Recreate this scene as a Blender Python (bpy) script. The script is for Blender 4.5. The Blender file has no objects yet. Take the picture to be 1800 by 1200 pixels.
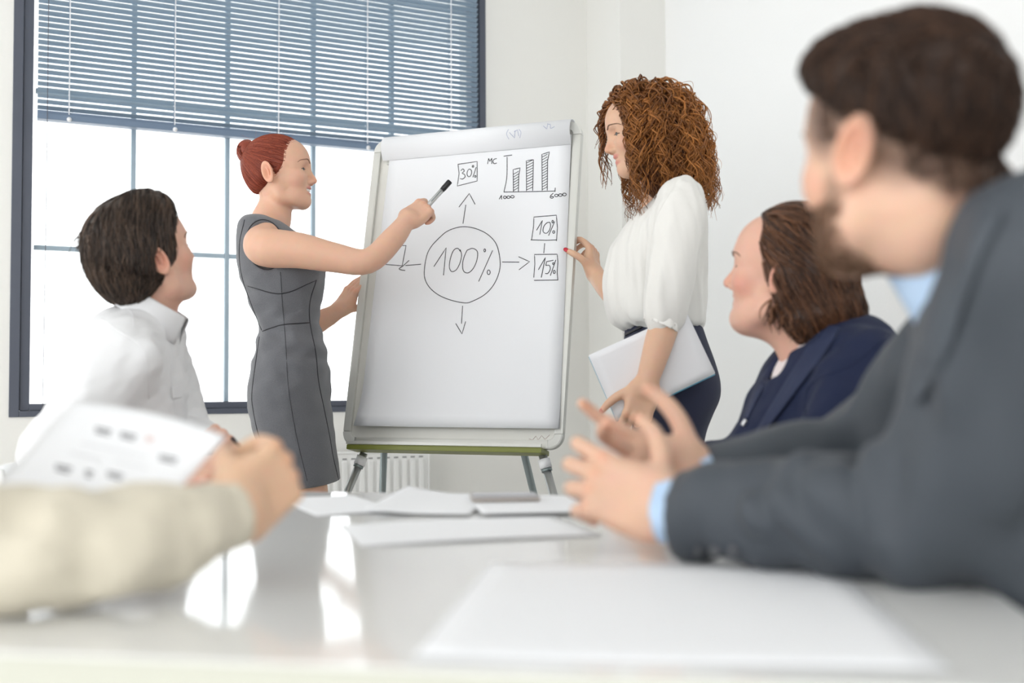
import bpy, bmesh, math, random
import numpy as np
from mathutils import Vector, Matrix
from mathutils.bvhtree import BVHTree

# ------------------------------------------------------------------ camera, world, exposure
scene = bpy.context.scene
COL = scene.collection
CAM_Z, FPX = 0.94, 1900.0
PITCH = math.atan(75 / FPX)
ROLL = 0.005
cam_data = bpy.data.cameras.new('camera')
cam_data.sensor_width = 36.0
cam_data.lens = FPX / 1800 * 36.0
cam_data.clip_start = 0.02
cam_data.dof.use_dof = True
cam_data.dof.focus_distance = 3.28
cam_data.dof.aperture_fstop = 2.1
cam = bpy.data.objects.new('camera', cam_data)
COL.objects.link(cam)
cam.matrix_world = (Matrix.Translation((0, 0, CAM_Z)) @ Matrix.Rotation(math.pi / 2 + PITCH, 4, 'X')
                    @ Matrix.Rotation(-ROLL, 4, 'Z'))
scene.camera = cam

world = bpy.data.worlds.new('overcast_sky')
scene.world = world
world.use_nodes = True
wbg = world.node_tree.nodes['Background']
wbg.inputs['Color'].default_value = (0.96, 0.98, 1.0, 1)
wbg.inputs['Strength'].default_value = 1.55

scene.view_settings.view_transform = 'Standard'
scene.view_settings.look = 'None'
scene.view_settings.exposure = 1.0
scene.view_settings.gamma = 1.0
scene.view_settings.use_curve_mapping = False


def P(px, py, d):
    """point seen at photograph pixel (px, py) at depth d along the view axis"""
    qx, qy = px - 900.0, py - 600.0
    c, s = math.cos(ROLL), math.sin(ROLL)
    ux, uy = qx * c - qy * s, qx * s + qy * c
    ct, st = math.cos(PITCH), math.sin(PITCH)
    v = -uy / FPX
    return np.array([d * ux / FPX, d * (ct - v * st), CAM_Z + d * (st + v * ct)])


# ------------------------------------------------------------------ materials
def new_mat(name):
    m = bpy.data.materials.new(name)
    m.use_nodes = True
    return m, m.node_tree.nodes, m.node_tree.links, m.node_tree.nodes['Principled BSDF']


def mat(name, col, rough=0.5, metal=0.0, bump=0.0, bscale=60.0, var=0.0, vscale=8.0, spec=0.5, sheen=0.0,
        stretch=None, coat=0.0, subs=0.0):
    m, N, L, b = new_mat(name)
    b.inputs['Base Color'].default_value = (*col, 1)
    b.inputs['Roughness'].default_value = rough
    b.inputs['Metallic'].default_value = metal
    b.inputs['Specular IOR Level'].default_value = spec
    b.inputs['Sheen Weight'].default_value = sheen
    b.inputs['Coat Weight'].default_value = coat
    if subs:
        b.inputs['Subsurface Weight'].default_value = subs
        b.inputs['Subsurface Radius'].default_value = (0.02, 0.02, 0.02)
    if bump or var:
        tc = N.new('ShaderNodeTexCoord')
        mp = N.new('ShaderNodeMapping')
        if stretch:
            mp.inputs['Scale'].default_value = stretch
        L.new(tc.outputs['Object'], mp.inputs['Vector'])
    if bump:
        n = N.new('ShaderNodeTexNoise')
        n.inputs['Scale'].default_value = bscale
        n.inputs['Detail'].default_value = 4
        L.new(mp.outputs[0], n.inputs['Vector'])
        bn = N.new('ShaderNodeBump')
        bn.inputs['Strength'].default_value = bump
        bn.inputs['Distance'].default_value = 0.01
        L.new(n.outputs['Fac'], bn.inputs['Height'])
        L.new(bn.outputs[0], b.inputs['Normal'])
    if var:
        n2 = N.new('ShaderNodeTexNoise')
        n2.inputs['Scale'].default_value = vscale
        n2.inputs['Detail'].default_value = 3
        L.new(mp.outputs[0], n2.inputs['Vector'])
        r = N.new('ShaderNodeValToRGB')
        r.color_ramp.elements[0].position = 0.3
        r.color_ramp.elements[1].position = 0.7
        r.color_ramp.elements[0].color = (*[max(0, c * (1 - var)) for c in col], 1)
        r.color_ramp.elements[1].color = (*[min(1, c * (1 + var)) for c in col], 1)
        L.new(n2.outputs['Fac'], r.inputs[0])
        L.new(r.outputs[0], b.inputs['Base Color'])
    return m


def skin_mat(name):
    m, N, L, b = new_mat(name)
    a = N.new('ShaderNodeAttribute')
    a.attribute_name = 'Col'
    n = N.new('ShaderNodeTexNoise')
    n.inputs['Scale'].default_value = 45
    n.inputs['Detail'].default_value = 4
    tc = N.new('ShaderNodeTexCoord')
    L.new(tc.outputs['Object'], n.inputs['Vector'])
    mx = N.new('ShaderNodeMix')
    mx.data_type = 'RGBA'
    mx.blend_type = 'MULTIPLY'
    mx.inputs[0].default_value = 0.12
    L.new(a.outputs['Color'], mx.inputs[6])
    L.new(n.outputs['Color'], mx.inputs[7])
    L.new(mx.outputs[2], b.inputs['Base Color'])
    b.inputs['Roughness'].default_value = 0.48
    b.inputs['Specular IOR Level'].default_value = 0.35
    b.inputs['Subsurface Weight'].default_value = 0.22
    b.inputs['Subsurface Radius'].default_value = (0.012, 0.005, 0.003)
    bn = N.new('ShaderNodeBump')
    bn.inputs['Strength'].default_value = 0.04
    bn.inputs['Distance'].default_value = 0.004
    n2 = N.new('ShaderNodeTexNoise')
    n2.inputs['Scale'].default_value = 220
    L.new(tc.outputs['Object'], n2.inputs['Vector'])
    L.new(n2.outputs['Fac'], bn.inputs['Height'])
    L.new(bn.outputs[0], b.inputs['Normal'])
    return m


def hair_mat(name, c0, c1, rough=0.42, scale=55.0):
    """strand colour from a per-vertex value, two tones"""
    m, N, L, b = new_mat(name)
    a = N.new('ShaderNodeAttribute')
    a.attribute_name = 'Col'
    r = N.new('ShaderNodeValToRGB')
    r.color_ramp.elements[0].color = (*c0, 1)
    r.color_ramp.elements[1].color = (*c1, 1)
    L.new(a.outputs['Fac'], r.inputs[0])
    L.new(r.outputs[0], b.inputs['Base Color'])
    b.inputs['Roughness'].default_value = rough
    b.inputs['Specular IOR Level'].default_value = 0.3
    return m


# ------------------------------------------------------------------ objects
def link(o, parent=None):
    COL.objects.link(o)
    if parent is not None:
        o.parent = parent
        o.matrix_parent_inverse = parent.matrix_basis.inverted()
    return o


def tag(o, label=None, cat=None, group=None, kind=None):
    if label:
        o['label'] = label
    if cat:
        o['category'] = cat
    if group:
        o['group'] = group
    if kind:
        o['kind'] = kind
    return o


def empty(name, loc, label=None, cat=None, group=None):
    o = bpy.data.objects.new(name, None)
    o.empty_display_size = 0.05
    o.location = [float(v) for v in loc]
    link(o)
    return tag(o, label, cat, group)


def fast_mesh(name, V, F, m=None, smooth=True, col=None):
    """V (n,3); F (m,3|4) int array or list of polygons"""
    me = bpy.data.meshes.new(name)
    V = np.asarray(V, dtype=np.float32)
    if isinstance(F, np.ndarray):
        k = F.shape[1]
        me.vertices.add(len(V))
        me.vertices.foreach_set('co', V.ravel())
        me.loops.add(F.size)
        me.loops.foreach_set('vertex_index', F.astype(np.int32).ravel())
        me.polygons.add(len(F))
        me.polygons.foreach_set('loop_start', np.arange(0, F.size, k, dtype=np.int32))
        me.polygons.foreach_set('loop_total', np.full(len(F), k, dtype=np.int32))
    else:
        me.from_pydata([tuple(map(float, v)) for v in V], [], F)
    if m is not None:
        me.materials.append(m)
    me.polygons.foreach_set('use_smooth', np.full(len(me.polygons), bool(smooth)))
    if col is not None:
        at = me.attributes.new('Col', 'FLOAT_COLOR', 'POINT')
        c = np.ones((len(V), 4), dtype=np.float32)
        col = np.asarray(col, dtype=np.float32)
        if col.ndim == 1:
            c[:, :3] = col[:, None]
        else:
            c[:, :3] = col
        at.data.foreach_set('color', c.ravel())
    me.update(calc_edges=True)
    me.validate()
    return me


def obj(name, me, parent=None, **k):
    o = bpy.data.objects.new(name, me)
    link(o, parent)
    return tag(o, **k)


def bm_obj(name, bm, m, parent=None, smooth=False, **k):
    me = bpy.data.meshes.new(name)
    bm.normal_update()
    bm.to_mesh(me)
    bm.free()
    me.materials.append(m)
    me.polygons.foreach_set('use_smooth', np.full(len(me.polygons), bool(smooth)))
    return obj(name, me, parent, **k)


def unit(v):
    v = np.asarray(v, float)
    return v / (np.linalg.norm(v) + 1e-12)


def frame_xz(x, z):
    """columns x, y, z; x kept, z made perpendicular"""
    x = unit(x)
    z = np.asarray(z, float)
    z = unit(z - x * (z @ x))
    return np.stack([x, np.cross(z, x), z], 1)


def box_bm(bm, c, half, R=None, bevel=0.0, seg=2):
    g = bmesh.ops.create_cube(bm, size=1.0)
    vs = g['verts']
    M = np.eye(3) if R is None else np.asarray(R)
    for v in vs:
        q = M @ (np.array(v.co) * 2 * np.asarray(half)) + np.asarray(c)
        v.co = Vector(q)
    if bevel > 0:
        es = list({e for v in vs for e in v.link_edges})
        bmesh.ops.bevel(bm, geom=es, offset=bevel, segments=seg, profile=0.7, affect='EDGES')
    return bm


def box(name, c, half, m, parent=None, R=None, bevel=0.004, smooth=False, **k):
    bm = bmesh.new()
    box_bm(bm, c, half, R, bevel)
    return bm_obj(name, bm, m, parent, smooth, **k)


def tube_mesh(pts, rad, sides=8, cap=True):
    """one tube along pts with radius per point"""
    pts = np.asarray(pts, float)
    n = len(pts)
    rad = np.full(n, rad) if np.isscalar(rad) else np.asarray(rad, float)
    T = np.gradient(pts, axis=0)
    T /= np.linalg.norm(T, axis=1)[:, None] + 1e-12
    up = np.array([0, 0, 1.0]) if abs(T[0][2]) < 0.9 else np.array([1.0, 0, 0])
    V = []
    prev = None
    for i in range(n):
        a = prev if prev is not None else up
        a = a - T[i] * (a @ T[i])
        a = unit(a)
        prev = a
        b = np.cross(T[i], a)
        for j in range(sides):
            t = 2 * math.pi * j / sides
            V.append(pts[i] + rad[i] * (math.cos(t) * a + math.sin(t) * b))
    F = []
    for i in range(n - 1):
        for j in range(sides):
            k = (j + 1) % sides
            F.append((i * sides + j, i * sides + k, (i + 1) * sides + k, (i + 1) * sides + j))
    if cap:
        F.append(tuple(range(sides - 1, -1, -1)))
        F.append(tuple((n - 1) * sides + j for j in range(sides)))
    return np.array(V), F


def tube(name, pts, rad, m, parent=None, sides=8, **k):
    V, F = tube_mesh(pts, rad, sides)
    return obj(name, fast_mesh(name, V, F, m, True), parent, **k)


def multi_tube(name, lines, rad, m, parent=None, sides=5, **k):
    VV, FF, o = [], [], 0
    for ln in lines:
        V, F = tube_mesh(ln, rad, sides)
        VV.append(V)
        FF += [tuple(i + o for i in f) for f in F]
        o += len(V)
    return obj(name, fast_mesh(name, np.concatenate(VV), FF, m, True), parent, **k)


def smooth_line(pts, n=12):
    """Catmull-Rom through pts (any dimension)"""
    p = np.asarray(pts, float)
    p = np.vstack([2 * p[0] - p[1], p, 2 * p[-1] - p[-2]])
    out = []
    for i in range(1, len(p) - 2):
        t = np.linspace(0, 1, n, endpoint=False)[:, None]
        a, b, c, d = p[i - 1], p[i], p[i + 1], p[i + 2]
        out.append(0.5 * ((2 * b) + (-a + c) * t + (2 * a - 5 * b + 4 * c - d) * t ** 2 + (-a + 3 * b - 3 * c + d) * t ** 3))
    out.append(p[-2][None])
    return np.concatenate(out)


def strands_mesh(A, r0, r1, sides=3, val=None):
    """A (S,K,3) polylines -> V, F, per-vertex value"""
    S, K, _ = A.shape
    T = np.gradient(A, axis=1)
    T /= np.linalg.norm(T, axis=2)[..., None] + 1e-9
    ref = np.zeros_like(T)
    ref[..., 2] = 1
    bad = np.abs(T[..., 2]) > 0.95
    ref[bad] = (1, 0, 0)
    a = np.cross(T, ref)
    a /= np.linalg.norm(a, axis=2)[..., None] + 1e-9
    b = np.cross(T, a)
    t = np.linspace(0, 1, K)
    rad = np.asarray(r0).reshape(-1, 1) * (1 - t ** 2)[None] + np.asarray(r1).reshape(-1, 1) * (t ** 2)[None]
    rad = np.broadcast_to(rad, (S, K))
    ang = 2 * np.pi * np.arange(sides) / sides
    V = A[:, :, None, :] + rad[:, :, None, None] * (np.cos(ang)[None, None, :, None] * a[:, :, None, :]
                                                     + np.sin(ang)[None, None, :, None] * b[:, :, None, :])
    idx = np.arange(S * K * sides).reshape(S, K, sides)
    i0 = idx[:, :-1]
    i1 = idx[:, 1:]
    F = np.stack([i0, np.roll(i0, -1, 2), np.roll(i1, -1, 2), i1], -1).reshape(-1, 4)
    if val is None:
        val = np.random.default_rng(1).random(S)
    vv = np.repeat(val, K * sides)
    return V.reshape(-1, 3), F, vv


# ------------------------------------------------------------------ implicit surfaces
def vlen(e):
    return np.sqrt(np.einsum('...i,...i', e, e))


F32 = np.float32


class Prim:
    def __init__(s, lo, hi, f):
        s.lo, s.hi, s.f = np.asarray(lo, float), np.asarray(hi, float), f
        s.segs = s.cap = None


def cone(a, b, ra, rb, cap=False):
    a, b = np.asarray(a, F32), np.asarray(b, F32)
    ab = b - a
    L2 = float(ab @ ab) + 1e-12
    L = math.sqrt(L2)
    ra, rb = float(ra), float(rb)
    r = max(ra, rb)
    un = (ab / F32(L)).astype(F32)

    def f(X):
        q = X - a
        t = np.clip(q @ ab / L2, 0, 1)
        d = vlen(q - t[..., None] * ab) - (ra + (rb - ra) * t)
        if cap:
            d = np.maximum(d, (X - b) @ un)
        return d
    return Prim(np.minimum(a, b) - r, np.maximum(a, b) + r, f)


def tubep(pts, rad, n=4, cap=False, flat=None):
    """smooth limb through pts; flat=(dir, k) squashes radius along dir by k"""
    q = np.column_stack([np.asarray(pts, float), np.asarray(rad, float)])
    s = smooth_line(q, n) if len(q) > 2 else q
    C, Rr = s[:, :3].astype(F32), s[:, 3].astype(F32)
    m = float(Rr.max())
    cn = unit(C[-1] - C[-2]).astype(F32)

    def f(X):
        d = None
        for i in range(len(C) - 1):
            a, ab = C[i], C[i + 1] - C[i]
            L2 = ab @ ab + 1e-12
            w = X - a
            t = np.clip(w @ ab / L2, 0, 1)
            e = w - t[..., None] * ab
            if flat is not None:
                k = e @ flat[0]
                e = e + (k * (1 / flat[1] - 1))[..., None] * flat[0]
            di = vlen(e) - (Rr[i] + (Rr[i + 1] - Rr[i]) * t)
            d = di if d is None else np.minimum(d, di)
        if cap:
            d = np.maximum(d, (X - C[-1]) @ cn)
        return d
    pr = Prim(C.min(0) - m, C.max(0) + m, f)
    if flat is None:
        pr.cap = (C[-1], cn) if cap else None
        pr.segs = [cone(C[i], C[i + 1], Rr[i], Rr[i + 1]) for i in range(len(C) - 1)]
    return pr


def ell(c, r, R=None):
    c, r = np.asarray(c, F32), np.asarray(r, F32)
    M = np.asarray(np.eye(3) if R is None else R, F32)
    ext = np.sqrt(((M * r[None]) ** 2).sum(1))

    def f(X):
        q = (X - c) @ M
        q = q / r
        k0 = vlen(q)
        k1 = vlen(q / r)
        return k0 * (k0 - 1) / (k1 + 1e-9)
    return Prim(c - ext, c + ext, f)


def boxp(c, h, R=None, rnd=0.003):
    c, h = np.asarray(c, float), np.asarray(h, float)
    M = np.eye(3) if R is None else np.asarray(R, float)
    ext = (np.abs(M) * h[None]).sum(1)

    def f(X):
        q = np.abs((X - c) @ M) - (h - rnd)
        return np.linalg.norm(np.maximum(q, 0), axis=-1) + np.minimum(q.max(-1), 0) - rnd
    return Prim(c - ext, c + ext, f)


def loft(rows, power=2.3, R=None, o=(0, 0, 0), cap_r=0.02):
    """rows: (z, cx, cy, rx, ry) upwards or downwards; superellipse sections"""
    q = np.array(sorted(rows, key=lambda r: r[0]), float)
    s = smooth_line(q, 6)
    keep = np.concatenate([[True], np.diff(s[:, 0]) > 1e-6])
    s = s[keep]
    M = np.eye(3) if R is None else np.asarray(R, float)
    o = np.asarray(o, float)
    Z = s[:, 0]
    lo = np.array([(s[:, 1] - s[:, 3]).min(), (s[:, 2] - s[:, 4]).min(), Z[0]])
    hi = np.array([(s[:, 1] + s[:, 3]).max(), (s[:, 2] + s[:, 4]).max(), Z[-1]])
    cs = np.array([[x, y, z] for x in (lo[0], hi[0]) for y in (lo[1], hi[1]) for z in (lo[2], hi[2])]) @ M.T + o

    def f(X):
        p = (X - o) @ M
        z = p[..., 2]
        cx, cy, rx, ry = [np.interp(z, Z, s[:, i]) for i in (1, 2, 3, 4)]
        k = ((np.abs(p[..., 0] - cx) / rx) ** power + (np.abs(p[..., 1] - cy) / ry) ** power) ** (1 / power)
        d = (k - 1) * np.minimum(rx, ry)
        e = np.maximum(z - Z[-1], Z[0] - z) + cap_r
        dd = d + cap_r
        return np.where((e > 0) & (dd > 0), np.hypot(np.maximum(e, 0), np.maximum(dd, 0)), np.maximum(e, dd)) - cap_r
    return Prim(cs.min(0), cs.max(0), f)


def torus(c, Rm, rm, R=None, sq=(1, 1)):
    c = np.asarray(c, float)
    M = np.eye(3) if R is None else np.asarray(R, float)
    e = Rm + rm

    def f(X):
        q = (X - c) @ M
        h = np.hypot(q[..., 0] / sq[0], q[..., 1] / sq[1]) - Rm
        return np.hypot(h, q[..., 2]) - rm
    return Prim(c - e, c + e, f)


def xform(prim, R, o):
    """express a world prim in a local frame with rotation R and origin o"""
    R, o = np.asarray(R, float), np.asarray(o, float)
    cs = np.array([[x, y, z] for x in (prim.lo[0], prim.hi[0]) for y in (prim.lo[1], prim.hi[1])
                   for z in (prim.lo[2], prim.hi[2])])
    q = (cs - o) @ R
    return Prim(q.min(0), q.max(0), lambda X: prim.f(X @ R.T + o))


def combine(D, d, k, mode):
    if mode == 'u':
        h = np.maximum(k - np.abs(D - d), 0) / k if k > 0 else 0
        return np.minimum(D, d) - h * h * k * 0.25
    if mode == 's':
        d = -d
    h = np.maximum(k - np.abs(D - d), 0) / k if k > 0 else 0
    return np.maximum(D, d) + h * h * k * 0.25


def eval_ops(ops, X):
    D = np.full(X.shape[:-1], 0.5)
    for pr, k, mode in ops:
        D = combine(D, pr.f(X), max(k, 1e-6), mode)
    return D


def project(ops, X, it=4, offset=0.0):
    X = np.array(X, float)
    h = 1e-3
    for _ in range(it):
        d = eval_ops(ops, X) - offset
        g = np.stack([eval_ops(ops, X + h * e) - eval_ops(ops, X - h * e) for e in np.eye(3)], -1)
        g /= np.linalg.norm(g, axis=-1)[..., None] + 1e-9
        X = X - g * d[..., None]
    return X


def surface(ops, vox, disp=None, lim=None):
    """mesh of an implicit surface by surface nets"""
    un = [p for p, k, m in ops if m == 'u']
    lo = np.min([p.lo for p in un], 0) - 3 * vox - 0.01
    hi = np.max([p.hi for p in un], 0) + 3 * vox + 0.01
    if lim is not None:
        lo, hi = np.maximum(lo, lim[0]), np.minimum(hi, lim[1])
    n = np.ceil((hi - lo) / vox).astype(int) + 1
    D = np.full(n, 0.5, dtype=np.float32)
    ax = [(lo[i] + vox * np.arange(n[i])).astype(np.float32) for i in range(3)]
    for pr, k, mode in ops:
        pad = k + 3 * vox + 0.004
        if mode == 'i':
            a, b = np.zeros(3, int), n
        else:
            a = np.clip(np.floor((pr.lo - pad - lo) / vox).astype(int), 0, n)
            b = np.clip(np.ceil((pr.hi + pad - lo) / vox).astype(int) + 1, 0, n)
        if (b <= a).any():
            continue
        sl = tuple(slice(a[i], b[i]) for i in range(3))
        if pr.segs is None:
            G = np.stack(np.meshgrid(*[ax[i][sl[i]] for i in range(3)], indexing='ij'), -1)
            d = pr.f(G).astype(np.float32)
        else:
            d = np.full(b - a, 0.5, dtype=np.float32)
            for sg in pr.segs:
                a2 = np.clip(np.floor((sg.lo - pad - lo) / vox).astype(int), a, b)
                b2 = np.clip(np.ceil((sg.hi + pad - lo) / vox).astype(int) + 1, a, b)
                if (b2 <= a2).any():
                    continue
                G = np.stack(np.meshgrid(*[ax[i][a2[i]:b2[i]] for i in range(3)], indexing='ij'), -1)
                s2 = tuple(slice(a2[i] - a[i], b2[i] - a[i]) for i in range(3))
                d[s2] = np.minimum(d[s2], sg.f(G))
            if pr.cap is not None:
                G = np.stack(np.meshgrid(*[ax[i][sl[i]] for i in range(3)], indexing='ij'), -1)
                d = np.maximum(d, (G - pr.cap[0]) @ pr.cap[1])
        D[sl] = combine(D[sl], d, max(k, 1e-6), mode)
    if disp is not None:
        near = np.argwhere(np.abs(D) < 0.015)
        X = (lo + vox * near).astype(F32)
        D[tuple(near.T)] += disp(X)
    ins = D < 0
    c = np.zeros(np.array(n) - 1, dtype=np.uint8)
    for i in (0, 1):
        for j in (0, 1):
            for l in (0, 1):
                c += ins[i:n[0] - 1 + i, j:n[1] - 1 + j, l:n[2] - 1 + l]
    act = (c > 0) & (c < 8)
    cell = np.argwhere(act)
    idx = np.full(c.shape, -1, dtype=np.int64)
    idx[tuple(cell.T)] = np.arange(len(cell))
    acc = np.zeros((len(cell), 3))
    cnt = np.zeros(len(cell))
    corners = [(i, j, l) for i in (0, 1) for j in (0, 1) for l in (0, 1)]
    for a in corners:
        for ax_ in range(3):
            if a[ax_] == 0:
                b = list(a)
                b[ax_] = 1
                va = D[tuple((cell + np.array(a)).T)]
                vb = D[tuple((cell + np.array(b)).T)]
                cr = (va < 0) != (vb < 0)
                t = np.where(cr, va / (va - vb + 1e-20), 0)
                p = np.tile(np.array(a, float), (len(cell), 1))
                p[:, ax_] += t
                acc += np.where(cr[:, None], p, 0)
                cnt += cr
    V = lo + vox * (cell + acc / cnt[:, None])
    F = []
    for ax_ in range(3):
        s0 = [slice(None)] * 3
        s1 = [slice(None)] * 3
        s0[ax_] = slice(0, -1)
        s1[ax_] = slice(1, None)
        A, B = ins[tuple(s0)], ins[tuple(s1)]
        e = np.argwhere(A != B)
        o1, o2 = [(1, 2), (2, 0), (0, 1)][ax_]
        ok = (e[:, o1] > 0) & (e[:, o2] > 0) & (e[:, o1] < n[o1] - 1) & (e[:, o2] < n[o2] - 1)
        e = e[ok]
        flip = A[tuple(e.T)]
        u, v = np.eye(3, dtype=int)[o1], np.eye(3, dtype=int)[o2]
        q = np.stack([idx[tuple((e - u - v).T)], idx[tuple((e - v).T)], idx[tuple(e.T)], idx[tuple((e - u).T)]], 1)
        q[~flip] = q[~flip][:, ::-1]
        F.append(q)
    F = np.concatenate(F)
    F = F[(F >= 0).all(1)]
    return V, F


def fold_noise(seed, amp, freq, n=7, aniso=(1, 1, 1)):
    r = np.random.default_rng(seed)
    K = (r.normal(size=(n, 3)) * freq * np.asarray(aniso)).astype(F32)
    ph = (r.random(n) * 6.28).astype(F32)

    def f(X):
        s = 0
        for i in range(n):
            s = s + np.sin(X @ K[i] + ph[i] + 1.3 * np.sin(X @ K[(i + 1) % n] * 0.6))
        return amp * s / math.sqrt(n)
    return f


class Body:
    """collects chunks of one person's skin into a single mesh"""
    def __init__(s):
        s.V, s.F, s.C, s.n = [], [], [], 0

    def add(s, V, F, C):
        s.V.append(V)
        s.F.append(F + s.n)
        s.C.append(np.broadcast_to(np.asarray(C, float), V.shape))
        s.n += len(V)

    def chunk(s, ops, vox, col, R=None, o=None, paint=None, disp=None):
        V, F = surface(ops, vox, disp)
        C = np.tile(np.asarray(col, float), (len(V), 1))
        if paint:
            for c, r, pc, st in paint:
                c, r = np.asarray(c, float), np.asarray(r, float)
                w = np.clip(1 - np.linalg.norm((V - c) / r, axis=1), 0, 1)
                w = (np.clip(w * 2.2, 0, 1) * st)[:, None]
                C = C * (1 - w) + np.asarray(pc) * w
        if R is not None:
            V = V @ np.asarray(R).T + np.asarray(o)
        s.add(V, F, C)

    def obj(s, name, m, parent):
        return obj(name, fast_mesh(name, np.concatenate(s.V), np.concatenate(s.F), m, True, np.concatenate(s.C)), parent)


def cloth(name, ops, vox, m, parent, disp=None, lim=None, **k):
    V, F = surface(ops, vox, disp, lim)
    return obj(name, fast_mesh(name, V, F, m, True), parent, **k)
# ------------------------------------------------------------------ room shell
M_wall = mat('wall_paint', (0.86, 0.85, 0.81), 0.85, bump=0.05, bscale=90)
M_wall2 = mat('wall_paint_white', (0.93, 0.93, 0.92), 0.85, bump=0.05, bscale=90)
M_ceil = mat('ceiling_paint', (0.9, 0.9, 0.89), 0.9)
M_floor = mat('floor_vinyl', (0.62, 0.6, 0.56), 0.4, var=0.08, vscale=5)
M_frame = mat('window_frame_paint', (0.085, 0.095, 0.125), 0.45, bump=0.03)
M_bar = mat('window_bar_glare', (0.36, 0.45, 0.52), 0.5)  # window glare put into the colour: paler than the bars themselves
M_slat = mat('blind_slat_lacquer_glare', (0.29, 0.38, 0.47), 0.45)  # dark grey-blue slats, lightened in colour to imitate veiling glare
M_rail = mat('blind_rail_lacquer', (0.15, 0.21, 0.3), 0.4)
M_cord = mat('blind_cord', (0.8, 0.82, 0.85), 0.7)
M_cord_dark = mat('blind_cord_dark', (0.12, 0.12, 0.14), 0.6)
M_plastic_w = mat('white_plastic', (0.85, 0.85, 0.86), 0.4)
M_radiator = mat('radiator_enamel', (0.88, 0.88, 0.86), 0.35)
M_dark_gap = mat('radiator_grille_slot', (0.3, 0.3, 0.3), 0.7)

E2 = np.array([0.9004, 0.435, 0.0])
N2 = np.array([0.435, -0.9004, 0.0])
W0 = np.array([-1.784, 4.0, 0.0])
RW = np.stack([E2, N2, np.array([0, 0, 1.0])], 1)
if np.linalg.det(RW) < 0:
    RW = np.stack([E2, -N2, np.array([0, 0, 1.0])], 1)


def WP(s, t, z):
    return W0 + s * E2 + t * N2 + np.array([0, 0, z])


def wbox(bm, s0, s1, t0, t1, z0, z1, bevel=0.0):
    return box_bm(bm, WP((s0 + s1) / 2, (t0 + t1) / 2, (z0 + z1) / 2),
                  (abs(s1 - s0) / 2, abs(t1 - t0) / 2, abs(z1 - z0) / 2), RW, bevel)


CEIL = 3.1
SL, SR, ZB, ZT = -0.07, 1.855, 0.828, 2.9
bm = bmesh.new()
wbox(bm, -3.2, SL, -0.3, 0, 0, CEIL)
wbox(bm, SR, 2.38, -0.3, 0, 0, CEIL)
wbox(bm, SL, SR, -0.3, 0, 0, ZB)
wbox(bm, SL, SR, -0.3, 0, ZT, CEIL)
bm_obj('wall_back', bm, M_wall, kind='structure', label='cream window wall behind the flip chart')
bm = bmesh.new()
wbox(bm, 2.38, 2.38 + 0.55, -0.3, 0.301, 0, CEIL)
bm_obj('wall_pillar', bm, M_wall, kind='structure', label='cream wall pillar in the room corner')
bm = bmesh.new()
wbox(bm, 2.62, 2.92, 0.301, 7.5, 0, CEIL)
bm_obj('wall_right', bm, M_wall2, kind='structure', label='plain white side wall behind the seated people')
bm = bmesh.new()
box_bm(bm, (0, 2.2, -0.05), (5.5, 5.2, 0.05))
bm_obj('floor', bm, M_floor, kind='structure', label='light grey office floor')
bm = bmesh.new()
box_bm(bm, (0, 1.4, CEIL + 0.05), (4.6, 5.4, 0.05))
bm_obj('ceiling', bm, M_ceil, kind='structure', label='white ceiling')
bm = bmesh.new()
box_bm(bm, (2.9, -2.6, CEIL / 2), (1.9, 0.1, CEIL / 2))  # added out of view to keep frontal light from the right rear out
bm_obj('rear_light_block', bm, M_wall2, kind='structure', label='unseen white wall piece added behind the viewer to block light')
bm = bmesh.new()
wbox(bm, -3.2, 2.38, 0, 0.014, 0, 0.09, 0.003)
bm_obj('baseboard_back', bm, M_plastic_w, kind='structure', label='white baseboard under the window')

# window: frame, bars, panes
win = empty('window_1', WP(0.9, 0, ZB), 'wide dark framed window with thin glazing bars and bright daylight', None)
win['kind'] = 'structure'


def wpart(name, s0, s1, t0, t1, z0, z1, m, parent, bevel=0.003, **k):
    b_ = bmesh.new()
    wbox(b_, s0, s1, t0, t1, z0, z1, bevel)
    return bm_obj(name, b_, m, parent, **k)


FT0, FT1 = -0.09, 0.006
wpart('frame_side', SL, SL + 0.035, FT0, FT1, ZB, ZT, M_frame, win)
wpart('frame_side', SR - 0.03, SR, FT0, FT1, ZB, ZT, M_frame, win)
wpart('frame_bottom', SL + 0.035, SR - 0.03, FT0, FT1, ZB, ZB + 0.022, M_frame, win)
wpart('frame_top', SL + 0.035, SR - 0.03, FT0, FT1, ZT - 0.03, ZT, M_frame, win)
wpart('sash_side', SL + 0.036, 0.0, FT0 + 0.02, FT1 - 0.012, ZB + 0.023, ZT - 0.031, M_frame, win)
wpart('sash_side', 1.79, SR - 0.031, FT0 + 0.02, FT1 - 0.012, ZB + 0.023, ZT - 0.031, M_frame, win)
wpart('sash_bottom', 0.0, 1.79, FT0 + 0.02, FT1 - 0.012, ZB + 0.023, ZB + 0.048, M_frame, win)
mull = [0.363, 0.7255, 1.082, 1.43]
for s in mull:
    wpart('mullion', s - 0.009, s + 0.009, -0.075, -0.045, ZB + 0.048, ZT - 0.031, M_bar, win)
edges_s = [0.0] + mull + [1.79]
tz = [1.464, 2.06, 2.62]
edges_z = [ZB + 0.048] + tz + [ZT - 0.031]
for z in tz:
    for a, b in zip(edges_s[:-1], edges_s[1:]):
        wpart('transom', a + 0.009, b - 0.009, -0.072, -0.048, z - 0.009, z + 0.009, M_bar, win)
m_, N_, L_, b_ = new_mat('window_glass')
N_.remove(b_)
tr = N_.new('ShaderNodeBsdfTransparent')
tr.inputs[0].default_value = (0.97, 0.98, 0.98, 1)
gl = N_.new('ShaderNodeBsdfGlossy')
gl.inputs['Roughness'].default_value = 0.02
mxs = N_.new('ShaderNodeMixShader')
mxs.inputs[0].default_value = 0.05
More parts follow.
